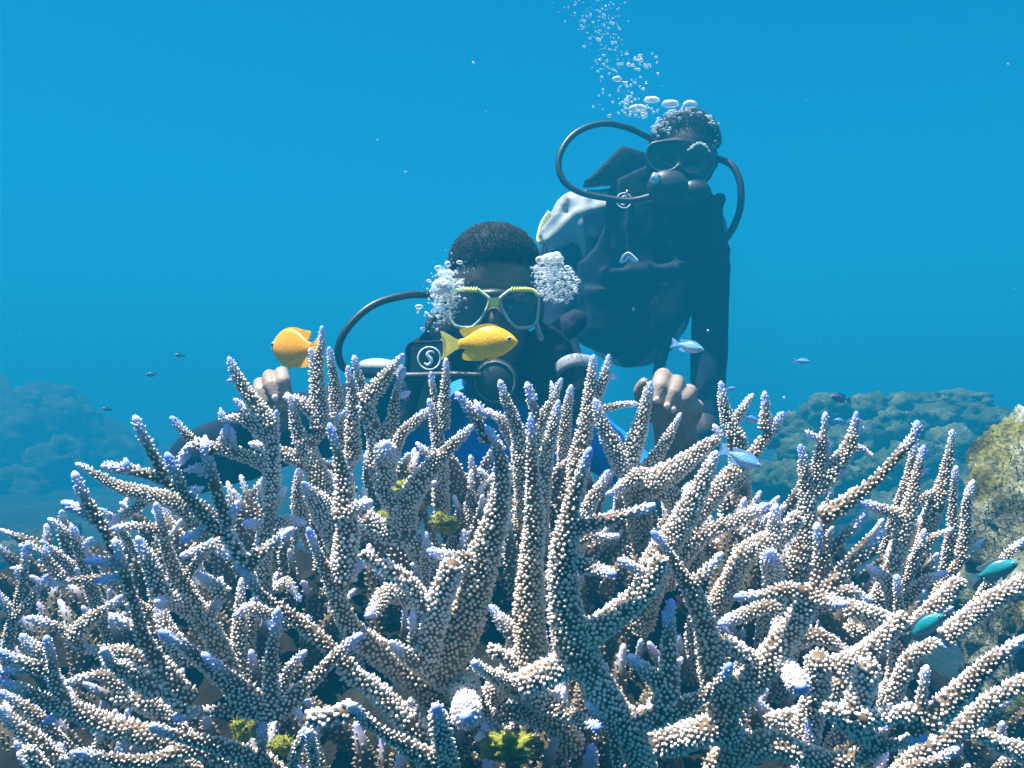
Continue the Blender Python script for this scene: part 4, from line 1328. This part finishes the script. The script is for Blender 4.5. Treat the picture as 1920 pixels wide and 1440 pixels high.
YB = fish_mat('yellow_scales', (0.88, 0.43, 0.003), (0.84, 0.47, 0.004), (0.72, 0.50, 0.015), -.016, .018)
YF = mat_plain('yellow_fin', (0.82, 0.50, 0.012), 0.45, 0.3, 0.15, 120)
YT = mat_plain('yellow_tail', (0.80, 0.64, 0.12), 0.45, 0.3, 0.2, 60)
OB = fish_mat('orange_scales', (0.88, 0.29, 0.003), (0.84, 0.34, 0.004), (0.64, 0.42, 0.01), -.018, .018)
OF = mat_plain('orange_fin', (0.84, 0.40, 0.01), 0.45, 0.3, 0.15, 120)
L1 = px(113, .86)
f1 = make_fish(L1, .98, YB, YF, YT)
f1.name = 'damselfish'
place(f1, 915, 643, .86, 1, 2, "bright yellow damselfish swimming across in front of the diver's mouth", 'fish', 'yellow damselfish', 1, -6)
L2 = px(124, .985)
f2 = make_fish(L2, 1.08, OB, OF, OF)
f2.name = 'damselfish'
place(f2, 546, 653, .985, -1, 2, 'orange yellow damselfish half hidden behind the tallest coral tip', 'fish', 'yellow damselfish', 1, -40)

CB = fish_mat('blue_scales', (0.03, 0.16, 0.72), (0.20, 0.45, 0.82), (0.62, 0.68, 0.72), -.009, .011, .3)
CF = mat_plain('blue_fin', (0.22, 0.40, 0.66), 0.4, 0.35, 0.2, 90)
GB = fish_mat('green_scales', (0.01, 0.20, 0.24), (0.02, 0.26, 0.28), (0.22, 0.28, 0.26), -.012, .012, .3)
GF = mat_plain('green_fin', (0.10, 0.17, 0.18), 0.4, 0.35, 0.2, 90)
DB = fish_mat('dusky_scales', (0.05, 0.04, 0.12), (0.10, 0.07, 0.14), (0.25, 0.20, 0.24), -.012, .012, .4)
LB = 0.042
cb = make_fish(LB, .74, CB, CF, CF)
cb.name = 'chromis'
cg = make_fish(LB, .78, GB, GF, GF)
cg.name = 'chromis'
cd = make_fish(LB, .80, DB, GF, GF)
cd.name = 'reef_fish'
used = set()
for src, x, y, Y, length, hd_, pi, lab, yaw in (
        (cb, 1296, 651, 1.10, 50, 1, -14, 'pale blue chromis swimming beside the straight dark sleeve of the rear diver', -25),
        (cb, 1398, 863, .63, 66, 1, -24, 'plump blue chromis nosing down between the coral branches below the small forked tip', -20),
        (cb, 1409, 786, 1.02, 38, 1, -16, 'deep blue chromis behind the forked coral tip near the bare fist', 30),
        (cb, 1506, 677, 1.9, 24, 1, -6, 'small faint blue chromis alone in open water above the distant reef', -10),
        (cb, 1371, 728, 1.5, 18, 1, 5, 'tiny pale chromis touching the coral tip next to the sleeve', 10),
        (cb, 1576, 790, 1.6, 28, -1, 14, 'small blue chromis hovering between two upright coral tips before the reef', 20),
        (cg, 1738, 1173, .66, 74, 1, 38, 'teal green chromis nosing up out of the coral branches', -15),
        (cg, 1872, 1068, .78, 74, 1, 24, 'dark teal chromis with fanned fins beside the mossy rock', -18),
        (cg, 1553, 955, .9, 26, -1, 30, 'small teal chromis deep inside the coral thicket', 20),
        (cd, 1572, 746, 2.2, 34, -1, 10, 'dusky purple fish over the distant reef lumps', 15),
        (cd, 334, 666, 2.6, 15, -1, 8, 'tiny dark fish in open water, highest of the three far ones', 10),
        (cd, 282, 702, 2.8, 18, -1, -4, 'tiny dark fish in open water, the middle of the three far ones', 0),
        (cd, 198, 767, 2.4, 14, -1, 10, 'tiny dark fish lowest of the three far ones, near the dim reef', 15)):
    o = src if src not in used else copy_tree(src)
    used.add(src)
    place(o, x, y, Y, hd_, pi, lab, 'fish', 'small reef fish around the coral', px(length, Y) / LB, yaw)

# ------------------------------------------------------------------ bubbles
k = NT('air_bubble', 0.12, 0.8)
k.b.inputs['Base Color'].default_value = (0.80, 0.86, 0.90, 1)
tr = k.n('ShaderNodeBsdfTransparent')
lw = k.n('ShaderNodeLayerWeight')
lw.inputs[0].default_value = 0.45
fac = k.math('MULTIPLY_ADD', lw.outputs['Facing'], 0.75)
fac.node.inputs[2].default_value = 0.12
mx = k.n('ShaderNodeMixShader')
k.l(fac, mx.inputs[0])
k.l(tr.outputs[0], mx.inputs[1])
k.l(k.b.outputs[0], mx.inputs[2])
k.l(mx.outputs[0], k.t.nodes['Material Output'].inputs['Surface'])
M_BUB = k.m

bm = bmesh.new()
bmesh.ops.create_icosphere(bm, subdivisions=2, radius=1)
IV = np.array([v.co for v in bm.verts])
IF = np.array([[v.index for v in f.verts] for f in bm.faces])
bm.free()


def froth(name, spots, label):
    """spots: (px, py, Y, r px)"""
    r = np.random.default_rng(len(spots))
    V, Fc = [], []
    for n, (x, y, Y, rr) in enumerate(spots):
        s = np.array([r.uniform(.8, 1.35), r.uniform(.8, 1.2), r.uniform(.6, 1.0)]) * px(rr, Y)
        V.append(IV * s + np.array(P(x, y, Y)))
        Fc.append(IF + n * len(IV))
    o = link(name, mesh_np(name, np.vstack(V), np.vstack(Fc)), M_BUB, None, 'stuff')
    o['label'] = label
    o['category'] = 'bubbles'
    return o


r = np.random.default_rng(5)
sp = []
for n in range(330):                                  # column rising out of the picture
    t = r.random() ** .8
    y = 135 - t * 190
    cxp = 1128 - 12 * t + 14 * math.sin(t * 6)
    sp.append((cxp + r.normal() * (15 + 24 * t), y, 2.0 + r.normal() * .10, min(5, r.lognormal(.15, .5))))
for n in range(34):
    sp.append((r.normal(1196, 20), r.normal(118, 13), 2.0 + r.normal() * .05, r.uniform(1.2, 4)))
for n in range(60):
    sp.append((r.normal(1172, 24), r.normal(176, 22), 2.0 + r.normal() * .05, r.uniform(1, 3.4)))
for n in range(50):
    sp.append((r.normal(1200, 18), r.normal(208, 9), 1.98 + r.normal() * .05, r.uniform(1.2, 3.6)))
froth('bubble_column', sp, 'column of fine air bubbles rising from the rear diver and out of the picture')
sp = []
for n in range(230):
    a = r.uniform(-1, 1)
    x = 1284 + a * 62
    y = 262 - 52 * math.sqrt(1 - a * a * .9) + abs(r.normal()) * 26 - 6
    sp.append((x, y, 1.955 + .05 * r.random(), r.uniform(1, 3.6)))
for n in range(60):
    sp.append((r.normal(1296, 30), r.normal(222, 12), 1.97, r.uniform(1.2, 4)))
for n in range(26):
    u = n / 25
    sp.append((1290 + u * 40, 282 - 14 * math.sin(u * 3.1) + r.normal() * 1.5, 1.915, r.uniform(1.6, 2.6)))
froth('bubble_froth', sp, 'thin froth of bubbles running over the hair of the rear diver')
sp = []
for n in range(600):
    x, y = r.normal(834, 15), r.normal(552, 26)
    sp.append((x - (y - 552) * .12, y, 1.36 + r.normal() * .015, min(6.5, r.lognormal(.42, .55))))
for n in range(26):
    sp.append((r.normal(830, 9), r.normal(538, 8), 1.335, r.uniform(5, 9)))
for n in range(40):
    sp.append((r.normal(822, 12), r.normal(596, 10), 1.37, r.uniform(1.2, 2.6)))
froth('bubble_froth', sp, 'dense white froth of bubbles beside the hose end of the lime masked diver')
sp = []
while len(sp) < 700:
    x, y = r.uniform(990, 1086), r.uniform(490, 582)
    d = ((x - 1040) / 46) ** 2 + ((y - 528 - (x - 1040) * .15) / 40) ** 2
    if d < 1 and r.random() < 1.15 - .6 * d:
        sp.append((x, y, 1.36 + r.normal() * .02, min(6, r.lognormal(.42, .55))))
for n in range(16):
    sp.append((r.normal(1036, 13), r.normal(490, 6), 1.35, r.uniform(5, 10)))
for n in range(8):
    sp.append((r.normal(1000, 6), r.normal(505, 3), 1.35, r.uniform(3, 5)))
froth('bubble_froth', sp, 'wedge of white bubbles between the lime masked diver and the rear diver')

bubs = []
for x, y, Y, w, h, lab in (
        (1222, 188, 1.97, 15, 6.5, 'flattened air bubble above the rear diver, first of the row of three from the column'),
        (1257, 196, 1.96, 16, 8.5, 'flattened air bubble above the rear diver, the middle of the row of three'),
        (1294, 197, 1.96, 14, 9, 'flattened air bubble above the rear diver, last of the row of three from the column'),
        (1196, 204, 1.97, 17, 8, 'broad air bubble with small ones clinging below, under the row of three'),
        (1157, 149, 1.99, 9, 6.5, 'single round air bubble at the foot of the rising column'),
        (828, 540, 1.33, 20, 17, 'large bright bubble inside the froth beside the hose end'),
        (836, 514, 1.34, 17, 8, 'flat bright bubble on top of the froth beside the hose end'),
        (1036, 486, 1.34, 21, 13, 'large white bubble on top of the wedge of bubbles between both divers')):
    bm = bmesh.new()
    bmesh.ops.create_icosphere(bm, subdivisions=4, radius=1)
    for v in bm.verts:
        c = v.co.copy()
        v.co *= 1 + .10 * noise.noise(c * 1.7 + Vector((x, y, 0)))
        if c.z < -.2:
            v.co.z *= .55
        v.co = Vector((v.co.x * px(w, Y), v.co.y * px(w * .8, Y), v.co.z * px(h, Y)))
    o = link('air_bubble', bm_mesh('air_bubble', bm), M_BUB)
    o.location = P(x, y, Y)
    tag(o, lab, 'bubble', 'large air bubbles')

# specks drifting in the water
sp = [(888, 118, 1.6, 2.5), (1470, 745, 1.2, 2.2), (760, 322, 1.8, 2), (708, 262, 1.8, 1.6), (1890, 120, 2.0, 1.8)]
for n in range(40):
    sp.append((r.uniform(0, 1920), r.uniform(0, 760), r.uniform(.9, 3.0), r.uniform(.4, .8)))
froth('drifting_specks', sp, 'white specks drifting in the open water')

# ------------------------------------------------------------------ reefs behind
def rock_mesh(name, c, rad, seed, sub=4, amp=.25, sc=2.2, fine=.06, zmin=None):
    bm = bmesh.new()
    bmesh.ops.create_icosphere(bm, subdivisions=sub, radius=1)
    o = Vector((seed * 3.7, seed * 1.3, seed * 7.1))
    for v in bm.verts:
        d = v.co.normalized()
        n1 = noise.fractal(d * sc + o, .9, 2.0, 4)
        cells = noise.voronoi(d * sc * 2.2 + o)[0]
        n2 = noise.noise(d * 14 + o) + .6 * noise.noise(d * 31 + o)
        k_ = 1 + amp * n1 + amp * .7 * (0.45 - cells[0]) + fine * n2
        v.co = Vector((d.x * rad[0], d.y * rad[1], d.z * rad[2])) * k_ + Vector(c)
    return bm_mesh(name, bm)


k = NT('soft_coral', 0.85, 0.15)
cc = k.ramp(k.noise(7, 5), [(.3, (0.02, 0.032, 0.012)), (.55, (0.075, 0.10, 0.04)), (.75, (0.19, 0.22, 0.11))])
cc = k.mix(.8, cc, k.ramp(k.noise(70, 4), [(.35, (.35, .35, .35)), (.65, (1, 1, 1))]), 'MULTIPLY')
k.col(cc)
k.bump(k.noise(90, 5), .9, .012)
M_SOFT = k.m
k = NT('dim_reef', 0.9, 0.1)
cc = k.ramp(k.noise(5, 6), [(.3, (0.010, 0.012, 0.008)), (.55, (0.035, 0.036, 0.022)), (.75, (0.10, 0.10, 0.07))])
k.col(cc)
k.bump(k.noise(40, 5), .9, .02)
M_DIM = k.m


def reef(label, core, lumps, mat, seed, far=1.0):
    x, y, Y, rx_, ry_ = core
    Y *= far
    lumps = [(a, b, c * far, d, e) for a, b, c, d, e in lumps]
    root = empty('reef', P(x, y, Y), label, 'reef')
    link('reef_rock', rock_mesh('reef_rock', P(x, y, Y), (px(rx_, Y), px(rx_, Y) * .7, px(ry_, Y)), seed, 5, .22, 2.4, .05), mat, root)
    for n, (lx, ly, lY, lw_, lh) in enumerate(lumps):
        link('coral_lump', rock_mesh('coral_lump', P(lx, ly, lY), (px(lw_, lY), px(lw_, lY) * .9, px(lh, lY)), seed + n * 1.7 + 1, 4, .34, 1.7, .13), mat, root)


rr = random.Random(3)
reef('distant reef of lobed greenish soft corals beyond the sunlit coral tips', (1680, 960, 3.3, 250, 170),
     [(1478, 812, 2.9, 46, 36), (1512, 846, 2.8, 52, 34), (1548, 775, 3.1, 44, 34), (1598, 830, 2.8, 46, 42), (1632, 768, 3.1, 46, 30), (1676, 800, 2.9, 44, 34),
      (1700, 762, 3.2, 48, 26), (1752, 792, 3.0, 54, 36), (1798, 756, 3.25, 62, 26), (1846, 790, 3.1, 46, 32), (1782, 842, 2.85, 50, 42), (1716, 866, 2.75, 52, 42),
      (1650, 882, 2.7, 44, 36), (1560, 902, 2.65, 50, 38), (1488, 905, 2.65, 44, 40), (1842, 860, 2.9, 44, 42), (1800, 900, 2.8, 40, 40), (1890, 815, 3.2, 40, 34), (1440, 900, 2.8, 40, 36), (1745, 930, 2.7, 46, 36)], M_SOFT, 4, 1.45)
reef('dim blue reef far off behind the thin coral tips', (60, 1010, 4.6, 230, 270),
     [(70, 762, 4.7, 70, 46), (130, 792, 4.5, 60, 44), (30, 830, 4.3, 74, 60), (190, 862, 4.5, 62, 52), (110, 880, 4.0, 66, 56), (-30, 760, 4.6, 60, 50), (240, 905, 4.4, 50, 40), (20, 930, 3.8, 70, 50)], M_DIM, 12, 1.7)
reef('low algae covered rock behind the lowest thin coral tips', (60, 1100, 2.3, 130, 90),
     [(70, 1028, 2.25, 34, 34), (120, 1000, 2.4, 32, 26), (22, 1060, 2.2, 36, 34), (150, 1050, 2.2, 40, 34), (90, 1075, 2.1, 44, 30)], M_DIM, 23, 1.3)
reef('faint ridge of reef in the blue haze between the divers and the dim reef', (330, 960, 5.2, 170, 120),
     [(300, 880, 5.2, 54, 34), (380, 858, 5.4, 60, 30), (440, 850, 5.5, 50, 30)], M_DIM, 31, 1.6)

# mossy rock close by
k = NT('mossy_rock', 0.9, 0.12)
g1 = k.ramp(k.noise(16, 6), [(.28, (0.03, 0.03, 0.022)), (.45, (0.14, 0.14, 0.085)), (.6, (0.28, 0.285, 0.19)), (.75, (0.44, 0.45, 0.36))])
g2 = k.ramp(k.noise(9, 4), [(.5, (1, 1, 1)), (.62, (0.85, 0.80, 0.22)), (.75, (0.55, 0.42, 0.10))])
g3 = k.mix(.85, g1, g2, 'MULTIPLY')
g4 = k.ramp(k.noise(110, 4), [(.35, (.30, .30, .32)), (.62, (1, 1, 1))])
k.col(k.mix(.9, g3, g4, 'MULTIPLY'))
k.bump(k.noise(140, 5), 1.0, .008)
M_ROCK = k.m
rc_ = P(2052, 1100, 1.24)
rock = empty('reef_rock', rc_, 'pale mossy boulder rising beside the sunlit coral thicket', 'rock')
rm = rock_mesh('boulder', rc_, (px(226, 1.24), .22, px(375, 1.24)), 5.2, 6, .15, 2.4, .042)
link('boulder', rm, M_ROCK, rock)
# short turf on the boulder
r = np.random.default_rng(9)
nv = len(rm.vertices)
co = np.empty(nv * 3, np.float32)
no = np.empty(nv * 3, np.float32)
rm.vertices.foreach_get('co', co)
rm.vertex_normals.foreach_get('vector', no)
co, no = co.reshape(-1, 3), no.reshape(-1, 3)
sel = np.array([i for i in r.permutation(nv) if no[i][1] < .35 and noise.noise(Vector(co[i] * 17)) > -.10])[:16000]


def turf(name, pts, nrm, ln, mat, parent, kind, seed):
    r = np.random.default_rng(seed)
    n = len(pts)
    d = nrm + r.normal(size=(n, 3)) * .55
    d /= np.linalg.norm(d, axis=1)[:, None]
    u = np.cross(d, r.normal(size=(n, 3)))
    u /= np.linalg.norm(u, axis=1)[:, None]
    w = np.cross(d, u)
    l = ln * r.uniform(.4, 1.3, n)[:, None]
    a = pts + u * l * .22
    b = pts - u * l * .12 + w * l * .2
    c = pts - u * l * .12 - w * l * .2
    t = pts + d * l
    V = np.stack([a, b, c, t], 1).reshape(-1, 3)
    k0 = np.arange(n) * 4
    Fc = np.vstack([np.stack([k0, k0 + 1, k0 + 3], -1), np.stack([k0 + 1, k0 + 2, k0 + 3], -1), np.stack([k0 + 2, k0, k0 + 3], -1)])
    return link(name, mesh_np(name, V, Fc), mat, parent, kind)


turf('algae_turf', co[sel], no[sel], .0055, M_ROCK, rock, 'stuff', 4)

# yellow green algae tufts in the thicket
k = NT('algae', 0.7, 0.2)
k.col(k.ramp(k.noise(60, 3), [(.3, (0.05, 0.06, 0.008)), (.6, (0.20, 0.21, 0.02)), (.8, (0.36, 0.36, 0.06))]))
M_ALG = k.m
for x, y, dy, w, h, lab in (
        (757, 914, -.012, 31, 13, 'bright yellow green algae tuft under the long diagonal coral branch'),
        (832, 982, -.004, 20, 19, 'yellow green algae tuft behind the fork of the thick diagonal branch'),
        (722, 970, .0, 15, 12, 'small yellow green algae tuft below the bright one under the diagonal branch'),
        (950, 1398, -.03, 44, 30, 'large yellow green algae tuft at the foot of the thicket under the crossing branches'),
        (530, 1396, -.02, 22, 15, 'yellow green algae tuft beside the short arched branch at the foot of the thicket'),
        (455, 1370, .0, 16, 30, 'dull green algae tuft below the fork of three straight branches')):
    Y = depth(x, y) + .02 + dy
    c = P(x, y, Y)
    lump_ = rock_mesh('algae_tuft', c, (px(w, Y), px(w, Y) * .7, px(h, Y) * .8), x * .1, 4, .75, 1.8, .16)
    o = empty('algae_tuft', c, lab, 'algae', 'algae tufts in the coral')
    link('clump', lump_, M_ALG, o)
    n = len(lump_.vertices)
    a = np.empty(n * 3, np.float32)
    b = np.empty(n * 3, np.float32)
    lump_.vertices.foreach_get('co', a)
    lump_.vertex_normals.foreach_get('vector', b)
    turf('fronds', a.reshape(-1, 3), b.reshape(-1, 3), px(5.5, Y), M_ALG, o, 'stuff', int(x))
